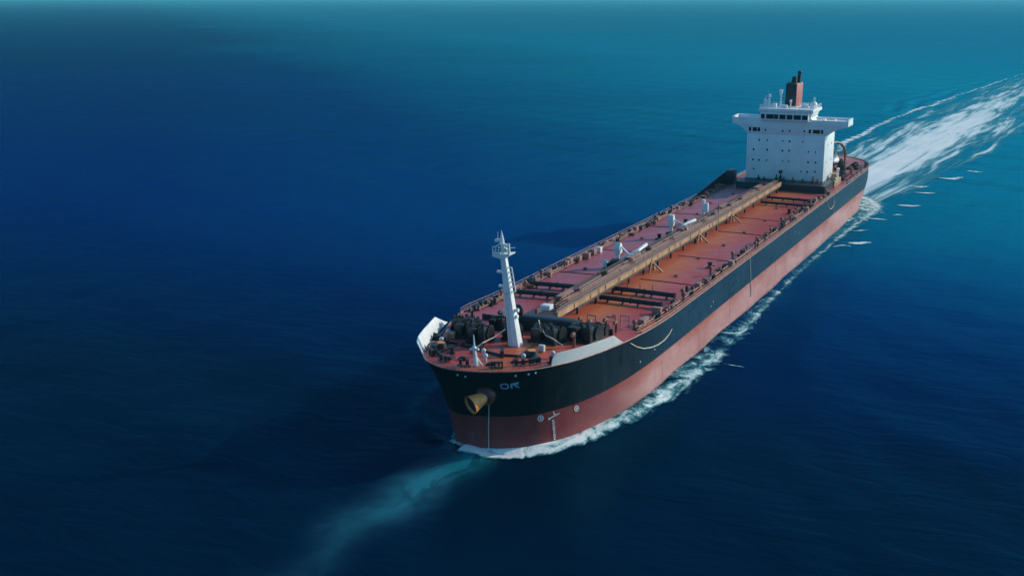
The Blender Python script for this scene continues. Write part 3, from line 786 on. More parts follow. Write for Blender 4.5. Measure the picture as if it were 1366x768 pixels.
# ------------------------------------------------------------------ bridge house
HY0, HY1, HX, HXB = -12.9, 14.4, -96.0, -113.0
def build_house():
    Z0 = 13.9
    t = Shape().box(-112, -86, -13.6, 17.2, Z0, 16.5).build('lower_tier', M['navy'], ship)
    for y in (-9, -4, 1, 6, 11): Shape().box(-86.0, -85.9, y - .45, y + .45, 14.3, 16.2).build('door', M['dark'], t)
    # block with the flared bridge wings: one profile extruded fore and aft, then the main body behind it
    s = Shape()
    s.box(HXB, HX, HY0, HY1, 16.5, 32.3)
    prof = [(HY0, 32.3), (HY1, 32.3)]
    for k in range(9):
        t_ = k / 8; a = t_ * math.pi / 2
        prof.append((HY1 + (21.6 - HY1) * (1 - math.cos(a)) * .45 + (21.6 - HY1) * t_ * .55, 32.3 + 3.3 * (math.sin(a) * .5 + t_ * .5)))
    prof += [(21.9, 35.9), (21.9, 37.3), (-18.6, 37.3), (-18.6, 36.0)]
    for k in range(9):
        t_ = 1 - k / 8; a = t_ * math.pi / 2
        prof.append((HY0 - (HY0 + 18.3) * (1 - math.cos(a)) * .45 - (HY0 + 18.3) * t_ * .55, 32.3 + 3.3 * (math.sin(a) * .5 + t_ * .5)))
    s.prism(prof[:-1], 'x', -105, HX)
    s.box(HXB, -105, HY0, HY1, 32.3, 37.3)
    h = s.build('superstructure', M['house_white'], ship, bevel=.12)
    # wing bulwarks and wing-end shelters
    for a, b, ya, yb in ((21.55, 21.9, 9.4, 21.55), (-18.6, -18.3, -18.3, -8.6)):
        s = Shape().box(-104.8, -96.02, a, b, 37.28, 38.25).box(-96.4, -96.02, ya - .02, yb + .02, 37.28, 37.72).box(-104.8, -104.5, ya - .02, yb + .02, 37.28, 38.25)
        s.build('wing_bulwark', M['house_white'], h)
    for y, w in ((-15.2, 3.2), (13.2, 1.1), (17, .5)): Shape().box(-99.5, -97.5, y - w / 2, y + w / 2, 37.3, 38.15).build('wing_locker', M['house_white'], h, bevel=.08)
    # wheelhouse
    s = Shape()
    s.box(-109, -95, -8.4, 8.4, 37.3, 40.2)
    s.prism([(-8.4, 37.3), (-8.4, 37.35), (8.4, 37.35), (8.4, 37.3)], 'x', -109, -95)
    w = s.build('wheelhouse', M['house_white'], ship, bevel=.08)
    # port side of the wheelhouse flares out to a lookout wing under the roof
    Shape().prism([(8.3, 37.4), (9.9, 37.4), (8.9, 38.2), (9.1, 39.4), (9.7, 40.2), (8.3, 40.2)], 'x', -108.5, -97.0).build('wheelhouse_flare', M['house_white'], w, bevel=.1)
    s = Shape().box(-110, -94.6, -8.9, 10.0, 40.2, 41.3)
    s.build('wheelhouse_roof', M['house_white'], w, bevel=.12)
    for y0, y1 in ((-8.0, -6.7), (-6.2, -2.0), (-1.6, .6), (1.0, 3.0), (3.4, 5.9), (6.3, 8.2)):
        f = Shape().box(-94.99, -94.9, y0, y1, 37.75, 39.35).build('bridge_window', M['glass'], w, smooth=False)
        fr = Shape().box(-94.995, -94.86, y0 - .08, y0, 37.68, 39.42).box(-94.995, -94.86, y1, y1 + .08, 37.68, 39.42).box(-94.995, -94.86, y0, y1, 37.68, 37.75).box(-94.995, -94.86, y0, y1, 39.35, 39.42)
        if y1 - y0 > 3: fr.box(-94.9, -94.86, (y0 + y1) / 2 + .6, (y0 + y1) / 2 + .68, 37.75, 39.35)
        fr.build('window_frame', M['house_white'], w, smooth=False)
    Shape().box(-107, -98.5, 9.0, 9.16, 38.6, 39.2).build('side_window', M['lamp_grey'], w, smooth=False)
    # windows: squares on the bridge deck, portholes below
    for y in (-12.0, -10.6, -9.9, -8.8):
        Shape().box(HX - .05, HX + .04, y - .42, y + .42, 33.1, 34.5).build('square_window', M['glass'], h, smooth=False)
    for y in (9.0, 10.5, 11.3, 12.1, 13.2):
        Shape().box(HX - .05, HX + .04, y - .40, y + .40, 33.2, 34.5).build('square_window', M['glass'], h, smooth=False)
    small = [(-6.5, 33.7), (-.4, 33.6), (2.0, 33.7), (7.1, 33.8), (-8.5, 30.1), (-5.7, 30.1), (-.2, 30.1), (2.2, 30.1), (6.8, 30.2), (-10.4, 26.7), (-5.5, 26.8),
             (-.1, 26.7), (2.2, 26.8), (8.9, 26.8), (11.3, 26.8), (-10.4, 23.1), (-8.3, 23.0), (-5.6, 23.1), (.1, 23.1), (2.2, 23.1), (9.0, 23.2), (11.6, 23.2),
             (-10.1, 19.8), (6.7, 19.8), (8.9, 19.8), (11.6, 20.0)]
    for y, z in small:
        r = .34 if rng.random() < .7 else .27
        p = link('porthole', None, h) if False else Shape().box(HX - .05, HX + .03, y - r * .8, y + r * .8, z - r, z + r).build('porthole', M['glass'], h, smooth=False)
        Shape().box(HX + .001, HX + .07, y - r * .8 - .07, y + r * .8 + .07, z + r, z + r + .07).build('porthole_brow', M['house_white'], h, smooth=False) if False else None
    for x, z in ((-101.6, 28.9), (-100, 23.0), (-108, 23.2), (-108, 28.8)):
        Shape().box(x - .3, x + .3, HY1 - .05, HY1 + .03, z - .4, z + .4).build('porthole', M['glass'], h, smooth=False)
    # faint weld lines / deck edges across the front, just proud of it
    for z in (20.9, 24.7, 28.4): Shape().box(HX - .05, HX + .025, HY0 + .1, HY1 - .1, z, z + .06).build('deck_edge', M['house_white'], h, smooth=False)
    # wheelhouse-top railing, masts, domes
    s = Shape()
    loop = [(-94.9, -8.6), (-94.9, 9.7), (-109.7, 9.7), (-109.7, -8.6), (-94.9, -8.6)]
    for hgt in (.55, 1.15): s.tube([(x, y, 41.3 + hgt) for x, y in loop], .06, 5)
    for (xa, ya), (xb, yb) in zip(loop, loop[1:]):
        n = int(math.hypot(xb - xa, yb - ya) / 1.5)
        for i in range(n):
            x, y = xa + (xb - xa) * i / n, ya + (yb - ya) * i / n
            s.cone((x, y, 41.25), (x, y, 42.45), .05, .05, 5)
    s.build('roof_railing', M['house_white'], w)
    s = Shape().cone((-99, -6.3, 41.3), (-99, -6.3, 45.2), .38, .26, 10).cone((-99, -6.3, 45.0), (-99, -6.3, 46.0), .75, .3, 10)
    s.tube([(-99, -6.3, 45.6), (-99, -7.4, 45.2), (-99, -8.1, 44.2)], .13, 6)
    s.build('signal_mast', M['house_white'], w)
    s = Shape().cone((-100, -8, 41.3), (-100, -8, 42.9), .55, .4, 10).ball((-100, -8, 43.4), .75, 1, 1, 1.15)
    s.build('radar_dome', M['house_white'], w)
    s = Shape().cone((-102, -3.0, 41.3), (-102, -3.0, 45.0), .42, .22, 10).cone((-102, -3.0, 45.0), (-102, -3.0, 47.4), .25, .75, 10)
    s.build('signal_mast', M['house_white'], w)
    s = Shape().cone((-98, 1.4, 41.3), (-98, 1.4, 43.6), .3, .2, 9).ball((-98, 1.4, 43.9), .5)
    s.build('searchlight', M['house_white'], w)
    s = Shape().cone((-99, 9.3, 41.3), (-99, 9.3, 45.4), .36, .33, 10)
    s.build('vent_pipe', M['house_white'], w)
    s = Shape().ball((-104, 8.2, 42.2), 1.3, 1, 1, 1.1)
    s.build('antenna_dome', M['house_white'], w)
    for x, y, a, b, c in ((-99.5, -4.6, 1.3, 1.6, 1.5), (-99, -1.0, 1.0, 2.2, 1.1), (-103, 5.3, 2, 2, 1.3)):
        Shape().box(x - a / 2, x + a / 2, y - b / 2, y + b / 2, 41.3, 41.3 + c).build('roof_locker', M['house_white'], w, bevel=.06)
    for y, z in ((-9.6, 47), (4.2, 46.2)): Shape().cone((-103, y * .8, 41.3), (-103, y * .8, z), .05, .03, 5).build('whip_antenna', M['house_white'], w)
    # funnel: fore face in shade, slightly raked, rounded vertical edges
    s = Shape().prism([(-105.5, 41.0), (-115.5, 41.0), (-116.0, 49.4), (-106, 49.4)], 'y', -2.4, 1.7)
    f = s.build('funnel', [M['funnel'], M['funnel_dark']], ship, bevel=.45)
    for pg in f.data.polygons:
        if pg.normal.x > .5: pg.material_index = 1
    Shape().box(-116.3, -105.7, -2.7, 2.0, 47.9, 48.05).build('funnel_band', M['soot'], f) if False else None
    Shape().box(-115.4, -106.6, -1.9, 1.2, 49.38, 49.6).build('funnel_top', M['soot'], f)
    Shape().cone((-108.5, .0, 49.3), (-109, .0, 51.3), 1.0, .9, 14).ball((-109, 0, 51.2), .9, 1, 1, .6).build('exhaust_pipe', M['soot'], f)
    Shape().cone((-111.2, .9, 49.3), (-111.8, 1.1, 53.0), .75, .62, 12).ball((-111.8, 1.1, 53.0), .72, 1.1, 1.1, .8).build('exhaust_pipe', M['soot'], f)
    # engine casing behind the house carries the funnel down to the deck
    Shape().box(-125, -113, -6, 7, 14, 34).box(-119, -105, -3.6, 3.2, 33.9, 41.1).build('engine_casing', M['house_white'], ship, bevel=.1)
    # small fittings in front of the house, on the tier roof
    for y, hgt in ((-7.5, 1.6), (-5.5, 1.2), (-1.2, 2.2), (0.2, 3.6), (1.4, 1.4), (4.6, 1.6), (8, 1.3), (11.5, 2.2), (13.2, 1.5)):
        s = Shape().cone((-93.4, y, 16.5), (-93.4, y, 16.5 + hgt), .28, .22, 8).box(-93.8, -93.0, y - .5, y + .5, 16.5, 16.5 + hgt * .45)
        if hgt > 3: s.box(-93.9, -92.9, y - .6, y + .6, 16.5 + hgt - .9, 16.5 + hgt)
        s.build('tier_fitting', M['dark'] if y < 4 else M['fitting'], ship)
    s = Shape()
    for hgt in (.55, 1.1): s.tube([(-86.2, y, 16.5 + hgt) for y in (-13.4, 17.0)], .06, 5)
    for y in np.arange(-13.4, 17.1, 1.7): s.cone((-86.2, y, 16.5), (-86.2, y, 17.65), .05, .05, 5)
    s.build('tier_railing', M['dark'], ship)
build_house()

# sloping dark bulwark that rises from the starboard rail to the house
s = Shape()
prof = [(-50, .15), (-60, 1.0), (-72, 2.1), (-84, 3.2), (-93, 4.0), (-100, 4.0), (-104, 2.8)]
prev = None
for x, h in prof:
    y = edge(x, -1) + .1; z = deck_z(x)
    cur = [s.bm.verts.new((x, y, z - .1)), s.bm.verts.new((x, y, z + h)), s.bm.verts.new((x, y + .3, z + h)), s.bm.verts.new((x, y + .3, z - .1))]
    if prev:
        for k in range(4): s._face([prev[k], prev[(k + 1) % 4], cur[(k + 1) % 4], cur[k]])
    else: s._face(cur)
    prev = cur
s._face(prev)
s.build('sloping_bulwark', M['navy'], ship)
Shape().box(-99, -93, -19.4, -16.8, 14, 19.0).build('deck_store', M['navy'], ship, bevel=.1)

# ------------------------------------------------------------------ poop deck
def poop():
    z = deck_z(-140)
    s = Shape().box(-113, -101, 15.2, 17.6, 14, 16.4).cone((-104, 16.5, 16.3), (-109, 16.5, 16.3), 1.1, 1.1, 12).box(-108, -105, 15.5, 17.4, 16.4, 18.4)
    s.build('provision_winch', M['buff'], ship, bevel=.08)
    s = Shape().cone((-112, 16.6, 14), (-112, 16.6, 19), .45, .35, 10).ball((-112, 16.6, 19.2), .6)
    s.build('crane_post', M['white'], ship)
    for x, y, a, b, c, m in ((-154, 15.2, 8, 4.5, 2.0, 'dark'), (-148, 11.2, 5, 4, 2.2, 'dark'), (-133, 14.5, 6, 4.5, 1.7, 'dark'), (-122, 16, 4, 3, 1.6, 'dark'), (-140, 6, 9, 7, 2.0, 'navy'),
                             (-163, 8, 6, 5, 1.8, 'dark'), (-128, 10, 4, 3, 2.4, 'fitting'), (-145, -9, 8, 6, 2.2, 'dark'), (-160, -6, 6, 5, 1.8, 'fitting')):
        s = Shape().box(x - a / 2, x + a / 2, y - b / 2, y + b / 2, z - .4, z + c * .45)
        s.cone((x - a * .35, y, z + c * .6), (x + a * .35, y, z + c * .6), c * .42, c * .42, 14)
        for k in (-.35, 0, .35): s.cone((x + a * k - .12, y, z + c * .6), (x + a * k + .12, y, z + c * .6), c * .6, c * .6, 14)
        s.build('mooring_winch', M[m], ship)
    for x in (-117, -124, -131, -138, -146, -158, -166): put(PB, x, edge(x, 1) - 1.3, math.atan2(edge(x - 1, 1) - edge(x + 1, 1), -2)); put(PF, x + 3, edge(x + 3, 1) - .7, math.atan2(edge(x + 2, 1) - edge(x + 4, 1), -2))
    for x, y in ((-118, 13), (-127, 16.6), (-141, 16), (-151, 8), (-136, 17.4)): put(PV, x, y, 0, 1.3)
    # lifeboat in its curved davit behind the house
    s = Shape(); x = -150
    arc = [(x - 4.5, 11.2, z - .3), (x - 4.6, 11.4, z + 5), (x - 4.0, 11.0, z + 7.8), (x - 2.4, 10.0, z + 9.6), (x + .5, 8.6, z + 10.4), (x + 4, 7.2, z + 10.2)]
    s.tube(arc, .55, 8); s.tube([(a, b - 4.5, c) for a, b, c in arc], .55, 8); s.bar((x - 4.6, 11.4, z + 6), (x - 4.6, 6.9, z + 6), .4)
    s.build('boat_davit', M['brown'], ship)
    return z
PZ = poop()
def lifeboat():
    z = PZ + 3.4; x0 = -149.0; y0 = 8.6
    s = Shape(); rings = []
    for i in range(13):
        t = i / 12; x = x0 - 4.2 + 8.4 * t; r = max(.05, math.sin(math.pi * (.04 + .92 * t)) ** .55)
        rings.append([s.bm.verts.new((x, y0 + 1.45 * r * math.cos(a), z + (1.5 if math.sin(a) > 0 else 1.25) * r * math.sin(a))) for a in [2 * math.pi * k / 14 for k in range(14)]])
    for a, b in zip(rings, rings[1:]):
        for k in range(14): s._face([a[k], a[(k + 1) % 14], b[(k + 1) % 14], b[k]])
    s._face(rings[0]); s._face(rings[-1])
    o = s.build('lifeboat', M['white'])
    tag(o, 'white covered lifeboat hanging in brown davits behind the bridge house', 'lifeboat')
    Shape().box(x0 - 1.2, x0 + 1.0, y0 - .7, y0 + .7, z + 1.2, z + 2.0).build('canopy', M['grey_white'], o, bevel=.15)
    Shape().tube([(x0 - 3, y0, z + 1), (x0 - 3, y0, z + 6.2)], .07, 5).build('fall_rope', M['rope'], o)
lifeboat()

# ------------------------------------------------------------------ forecastle
def foremast():
    bx, by, bz = 131.2, 3.0, dz(131, 3)
    top = Vector((bx - .3, by - 2.6, bz + 16.6)); base = Vector((bx, by, bz - .05))
    ax = (top - base)
    def at(t): return base + ax * t
    s = Shape()
    def ring(t, w):
        c = at(t); return [s.bm.verts.new(c + Vector((a * w / 2, b * w / 2, 0))) for a, b in ((-1, -1), (1, -1), (1, 1), (-1, 1))]
    prof = [(0, 2.15), (.05, 2.0), (.35, 1.6), (.7, 1.25), (1.0, .98)]
    r = [ring(t, w) for t, w in prof]
    for a, b in zip(r, r[1:]):
        for k in range(4): s._face([a[k], a[(k + 1) % 4], b[(k + 1) % 4], b[k]])
    s._face(r[0]); s._face(r[-1])
    m = s.build('foremast', M['white'], ship, bevel=.06)
    # lookout platform with its basket
    p = at(1.0)
    s = Shape().prism([(p.y - 1.75, p.z + .3), (p.y - 1.75, p.z + .05), (p.y - .3, p.z - .25), (p.y + .6, p.z - .25), (p.y + 1.75, p.z + .5), (p.y + 1.75, p.z + .75)], 'x', p.x - 1.3, p.x + 1.3)
    pl = s.build('platform', M['white'], m)
    s = Shape()
    s.box(p.x + 1.15, p.x + 1.25, p.y - 1.75, p.y - .2, p.z + .3, p.z + 1.0)
    for y in (-1.7, -1.1, -.5): s.cone((p.x + 1.2, p.y + y, p.z + .2), (p.x + 1.2, p.y + y, p.z + 1.9), .07, .07, 6)
    s.tube([(p.x + 1.2, p.y - 1.75, p.z + 1.75), (p.x + 1.2, p.y - .9, p.z + 2.0), (p.x + .9, p.y - .2, p.z + 2.6)], .14, 6)
    s.cone((p.x + .9, p.y + 1.55, p.z + .6), (p.x + .7, p.y + 1.3, p.z + 2.6), .28, .26, 8).ball((p.x + .6, p.y + .65, p.z + 1.3), .5)
    for a in (-1.2, 1.2): s.tube([(p.x + a, p.y - 1.7, p.z + 1.3), (p.x + a, p.y + 1.7, p.z + 1.5)], .06, 5)
    s.build('basket_rail', M['white'], pl)
    # topmast and its lamps
    q = p + Vector((0, -.35, 4.1))
    s = Shape().cone(p + Vector((0, 0, .2)), q - Vector((0, 0, 1.0)), .42, .38, 9).cone(q - Vector((0, 0, 1.0)), q + Vector((0, -.12, .7)), .38, .04, 9)
    s.bar(q + Vector((0, -.1, -1.1)), q + Vector((0, -1.35, -1.3)), .6, .5).bar(q + Vector((0, .2, -1.9)), q + Vector((0, 1.15, -2.0)), .5, .38)
    s.cone(q + Vector((0, -.85, -1.0)), q + Vector((0, -.85, .4)), .05, .03, 5)
    s.build('topmast', M['white'], m)
    # side brackets and ladder cage
    a = at(.82); b = at(.66)
    for c in (a, b): Shape().box(c.x - .3, c.x + .3, c.y - 1.75, c.y - .5, c.z - .18, c.z + .22).build('lamp_bracket', M['white'], m)
    s = Shape()
    a = at(.88) + Vector((0, .55, 0)); b = at(.61) + Vector((0, .72, 0))
    s.bar(a + Vector((0, .75, 0)), b + Vector((0, .75, 0)), .13, .2)
    for k in range(6): c = a.lerp(b, k / 5); s.bar(c + Vector((0, -.2, 0)), c + Vector((0, .75, 0)), .16, .2)
    s.build('ladder_cage', M['white'], m)
    for t, sy, L in ((.37, -1, .9), (.40, 1, .8), (.33, 1, .5)):
        c = at(t) + Vector((0, sy * .75, 0)); Shape().cone(c, c + Vector((0, sy * L, .1)), .3, .38, 10).build('deck_lamp', M['white'], m)
    for k in range(12): pass
    s = Shape(); c0, c1 = at(.02) + Vector((1.05, -.5, 0)), at(.6) + Vector((.75, -.2, 0))
    for dy in (-.2, .2): s.bar(c0 + Vector((0, dy, 0)), c1 + Vector((0, dy, 0)), .06)
    for k in range(24): c = c0.lerp(c1, k / 23); s.bar(c + Vector((0, -.2, 0)), c + Vector((0, .2, 0)), .05)
    s.build('ladder', M['grey_white'], m)
foremast()

def jackstaff():
    x, y = 147.4, 3.0; z = dz(x, y)
    s = Shape().cone((x, y, z), (x, y - .35, z + 3.0), .5, .22, 9).cone((x, y - .35, z + 3), (x, y - .5, z + 5.6), .22, .08, 8)
    s.bar((x, y - 1.2, z + 2.9), (x, y + .5, z + 3.1), .34).ball((x, y - .4, z + 3.2), .42)
    s.bar((x - 1.2, y + .6, z), (x, y - .25, z + 2.2), .18).bar((x - .5, y + 1.1, z), (x, y - .25, z + 1.6), .16)
    s.build('jackstaff', M['white'], ship)
jackstaff()

def windlass(x, y, L, W, H, rz=0, mat='dark'):
    """mooring winch: bed, drums with flanges, gearbox and brake frame"""
    z = dz(x, y) - .05
    R = Matrix.Translation((x, y, z)) @ Matrix.Rotation(rz, 4, 'Z')
    s = Shape().box(-L / 2, L / 2, -W / 2, W / 2, 0, H * .18, 0, R)
    c = s.build('windlass', M[mat], ship)
    s = Shape()
    ax0, ax1 = R @ Vector((-W * .1, -W * .48, H * .5)), R @ Vector((-W * .1, W * .48, H * .5))
    s.cone(ax0, ax1, H * .34, H * .34, 16)
    for t in (0, .33, .66, 1):
        p = ax0.lerp(ax1, t); d = (ax1 - ax0).normalized() * .12
        s.cone(p - d, p + d, H * .52, H * .52, 18)
    s.build('drum', M[mat], c)
    s = Shape().box(L * .12, L * .42, -W * .42, -W * .08, H * .18, H * .85, 0, R).box(L * .15, L * .45, W * .12, W * .44, H * .18, H * 1.0, 0, R)
    s.cone(R @ Vector((L * .3, W * .28, H * 1.0)), R @ Vector((L * .3, W * .28, H * 1.22)), H * .1, H * .1, 9)
    s.build('gearbox', M[mat], c, bevel=.06)
    s = Shape()
    for a in (-.3, 0, .3): s.bar(R @ Vector((-L * .45, W * a, H * .1)), R @ Vector((-L * .2, W * a, H * .95)), .22); s.bar(R @ Vector((-L * .02, W * a, H * .95)), R @ Vector((-L * .2, W * a, H * .95)), .2)
    s.cone(R @ Vector((-L * .2, 0, H * .95)), R @ Vector((-L * .2, 0, H * 1.05)), .42, .42, 10)
    s.build('brake_frame', M[mat], c)
# starboard group, centre group and port group of winches
windlass(123.5, -11.6, 6.0, 5.0, 2.6, .2); windlass(128.5, -8.4, 5.2, 4.6, 3.1, .1); windlass(131.5, -4.2, 4.6, 4.0, 3.2, 0)
windlass(119.5, -6.0, 4.2, 3.6, 2.3, 0); windlass(125.0, 6.8, 5.2, 6.0, 3.0, -.1); windlass(119.8, 12.2, 5.6, 6.0, 3.1, -.15); windlass(115.0, 12.8, 3.6, 4.2, 2.3, 0)
windlass(127.0, 0.2, 3.4, 3.0, 3.0, 0)
# dark breakwater / bosun store in front of the rack
Shape().prism([(-2.5, 15.2), (10.4, 15.2), (10.4, 17.6), (8.6, 18.2), (-1.6, 18.2), (-2.5, 17.5)], 'x', 116.2, 119.0).build('bosun_store', M['dark'], ship, bevel=.12)
Shape().box(113.0, 113.3, -13, 15.5, dz(113, 10) - .2, dz(113, 10) + .95).build('breakwater', M['navy'], ship)
s = Shape().cone((115.6, -3.2, 15.6), (115.6, -3.2, 18.5), .5, .5, 12).cone((115.6, -3.2, 18.5), (117.0, -3.2, 19.0), .55, .9, 12)
s.build('cowl_vent', M['dark'], ship)
# frames and vents between the winches and the cargo deck
for x, y, h in ((112.5, 8.5, 2.4), (112.0, 10.5, 2.0), (111.4, 13.4, 2.6), (110.5, 15.2, 2.1), (122, -2.2, 3.8), (126.5, 12.8, 2.6), (118.5, -12.6, 3.0), (121, -14.2, 2.4), (113.5, -8.5, 2.0)):
    z = dz(x, y)
    s = Shape().cone((x, y, z), (x, y, z + h * .8), .3, .26, 9)
    s.tube([(x, y, z + h * .78), (x + .25, y, z + h), (x + .9, y, z + h * 1.02), (x + 1.2, y, z + h * .86)], .34, 9)
    s.build('cowl_vent', M['dark' if y < 0 else 'fitting'], ship)
for x, y, a in ((108.5, 9.2, 0), (107.5, 13.0, 0), (105, 15.0, 0)):
    z = dz(x, y); s = Shape()
    for k in (-.9, .9): s.bar((x, y + k, z), (x, y + k, z + 2.2), .2)
    s.bar((x, y - 1.0, z + 2.2), (x, y + 1.0, z + 2.2), .24); s.bar((x, y - 1, z + 1.2), (x, y + 1, z + 1.2), .14)
    s.build('pipe_frame', M['pink'], ship)
# anchor chains run from the windlass to the hawse
def chain(pts):
    s = Shape(); pts = [Vector(p) for p in pts]; n = 0
    for a, b in zip(pts, pts[1:]):
        L = (b - a).length; k = max(1, int(L / .42))
        for i in range(k):
            p, q = a.lerp(b, i / k), a.lerp(b, (i + 1) / k); n += 1
            s.bar(p, q + (q - p) * .35, .34 if n % 2 else .14, .14 if n % 2 else .34)
    s.build('anchor_chain', M['dark'], ship)
chain([(131, -4.8, dz(131, 4) + 1), (134, -5.2, dz(134, 5) + .3), (141.5, -6.6, dz(141, 6) + .22), (143.5, -6.8, dz(143, 7) + .1)])
chain([(128, 6.5, dz(128, 6) + 1), (132, 6.8, dz(132, 6) + .3), (138.5, 7.2, dz(138, 7) + .2), (142, 7.5, dz(142, 8) + .1)])
# coaming strips and hawse covers on the red fore deck
for p, q, w in (((134.5, -9.5), (139.5, 3.5), .45), ((139.5, 3.5), (137.6, 9.4), .4), ((146.2, -3.8), (141.6, -8.2), .35), ((143, 7.6), (139.4, 11.0), .3)):
    s = Shape(); s.bar((*p, dz(*p) + .15), (*q, dz(*q) + .15), w, .34); s.build('deck_coaming', M['dark'], ship)
for x, y, a, b in ((145.2, -3.2, 1.9, 1.0), (144.8, -.9, 1.1, 1.6), (145.5, 5.2, 1.7, 1.8), (138.6, 10.3, 1.9, 1.3)):
    z = dz(x, y)
    s = Shape().box(x - a / 2, x + a / 2, y - b / 2, y + b / 2, z - .02, z + .35).box(x - a / 2 + .2, x + a / 2 - .2, y - b / 2 + .2, y + b / 2 - .2, z + .35, z + .5)
    s.build('hawse_cover', M['dark'], ship, bevel=.05)
for x, y in ((136.4, 8.6), (138.8, -8.8)):
    z = dz(x, y); s = Shape().cone((x, y, z), (x, y, z + .9), 1.3, 1.05, 14); s.build('chain_pipe', M['dark'], ship)
    Shape().cone((x, y, z + .88), (x, y, z + 1.0), .8, .8, 12).build('chain_pipe_cap', M['copper'], ship)
for x, y, rz in ((143.2, 9.4, -.75), (141.2, 11.4, -.6), (138.0, 13.6, -.45), (148.2, 1.0, -1.5), (146.6, 6.6, -1.1), (147.2, -3.6, 1.2), (144.2, -7.6, .8), (141.5, -9.0, .6), (134, -11.6, .3), (131, 15.4, -.3), (126, -13.2, .3), (139.6, 4.2, .4), (141.3, -5, .6)):
    put(PB if rng.random() < .6 else PF, x, y, rz + 1.571 if False else rz, 1.05)
for x, y in ((141, 1.2), (140.4, 8.8), (136, 12.6), (143.8, 3.0), (136.5, -9.8), (130.2, -11.8)):
    z = dz(x, y); Shape().cone((x, y, z), (x, y, z + .8), .3, .25, 9).ball((x, y, z + .95), .45).build('mushroom_vent', M['lamp_grey'], ship)
s = Shape().box(132.5, 133.3, 8.5, 9.6, dz(133, 9), dz(133, 9) + 1.2); s.build('deck_locker', M['lamp_grey'], ship, bevel=.05)
for x, y in ((136, -9.6), (133.6, -12.2), (131, -10.6), (139.5, -9.6)):
    z = dz(x, y); s = Shape().cone((x, y - .8, z + .7), (x, y + .8, z + .7), .55, .55, 12).box(x - .7, x + .7, y - .9, y + .9, z, z + .3); s.build('roller', M['buff'] if x > 138 or x < 132 else M['dark'], ship)

# white flared bulwark plates on both shoulders of the bow
def bow_plate(side, s0, s1, h, flare, n=26):
    s = Shape(); prev = None
    c = hull_curve(16.3, side, 400)
    pts = [p for p in c if s1 <= p[0] <= s0]
    pts = pts[::max(1, len(pts) // n)]
    N_ = len(pts)
    for i, p in enumerate(pts):
        a, b = pts[max(0, i - 1)], pts[min(N_ - 1, i + 1)]
        t = Vector((b[0] - a[0], b[1] - a[1], 0)).normalized(); nrm = Vector((t.y, -t.x, 0)) if side > 0 else Vector((-t.y, t.x, 0))
        if nrm.y * side < 0: nrm = -nrm
        u = i / (N_ - 1)
        hh = h * (min(1, .55 + u / .10) if u < .06 else 1) * (1 if u < .84 else max(.04, 1 - (u - .84) / .16))
        z = deck_z(p[0]); base = Vector((p[0], p[1], z + .05)) - nrm * .05
        top = base + nrm * flare * (hh / h) + Vector((0, 0, hh))
        cur = [s.bm.verts.new(base), s.bm.verts.new(top), s.bm.verts.new(top - nrm * .16), s.bm.verts.new(base - nrm * .16)]
        if prev:
            for k in range(4): s._face([prev[k], prev[(k + 1) % 4], cur[(k + 1) % 4], cur[k]])
        else: s._face(cur)
        prev = cur
    s._face(prev)
    o = s.build('bow_bulwark', M['white'], ship)
    return o
bow_plate(1, 141.0, 117.5, 2.3, .5)
bow_plate(-1, 146.6, 120.0, 2.5, 1.0)

# ------------------------------------------------------------------ marks, anchor and lines on the hull
def on_hull(S, z, lift=.03, side=1):
    p, n = hull_arc(S, z, side); p = Vector(p); n = Vector(n)
    return p + n * lift, n
def decal(name, poly, S, z, mat, holes=None, lift=.10, parent=HULL):
    """flat marking laid along the plating: poly in (metres aft, metres up)"""
    s = Shape()
    if holes:
        n = len(poly)
        A = [s.bm.verts.new(on_hull(S + u, z + v, lift)[0]) for u, v in poly]; B = [s.bm.verts.new(on_hull(S + u, z + v, lift)[0]) for u, v in holes]
        for i in range(n): s._face([A[i], A[(i + 1) % n], B[(i + 1) % n], B[i]])
    else:
        c = s.bm.verts.new(on_hull(S + sum(u for u, _ in poly) / len(poly), z + sum(v for _, v in poly) / len(poly), lift)[0])
        A = [s.bm.verts.new(on_hull(S + u, z + v, lift)[0]) for u, v in poly]
        for i in range(len(A)): s._face([A[i], A[(i + 1) % len(A)], c])
    return s.build(name, M[mat], parent, smooth=False)
def rrect(w, h, r, n=6):
    out = []
    for cx, cy, a0 in ((w / 2 - r, h / 2 - r, 0), (-w / 2 + r, h / 2 - r, 90), (-w / 2 + r, -h / 2 + r, 180), (w / 2 - r, -h / 2 + r, 270)):
        out += [(cx + r * math.cos(math.radians(a0 + 90 * k / n)), cy + r * math.sin(math.radians(a0 + 90 * k / n))) for k in range(n + 1)]
    return out
def circ(r, n=22): return [(r * math.cos(2 * math.pi * k / n), r * math.sin(2 * math.pi * k / n)) for k in range(n)]
# the two letters, O and a clipped R
decal('lettering', rrect(1.5, 1.15, .45), 8.7, 13.45, 'blue_mark', holes=rrect(.98, .66, .26))
s = Shape()
for quad in ([(0, -.55), (.32, -.55), (.32, .5), (0, .42)], [(.32, .12), (1.45, .12), (1.6, .72), (.32, .5)], [(.45, .12), (1.0, .12), (1.6, -.5), (1.2, -.5)]):
    s._face([s.bm.verts.new(on_hull(9.75 + u, 13.5 + v, .10)[0]) for u, v in quad])
s.build('lettering', M['blue_mark'], HULL, smooth=False)
for S, z in ((14.4, 6.3), (22.9, 6.3)):                       # bow thruster roundels
    decal('thruster_mark', circ(.62), S, z, 'mark', holes=circ(.40)); decal('thruster_mark', circ(.26, 12), S, z, 'lamp_grey')
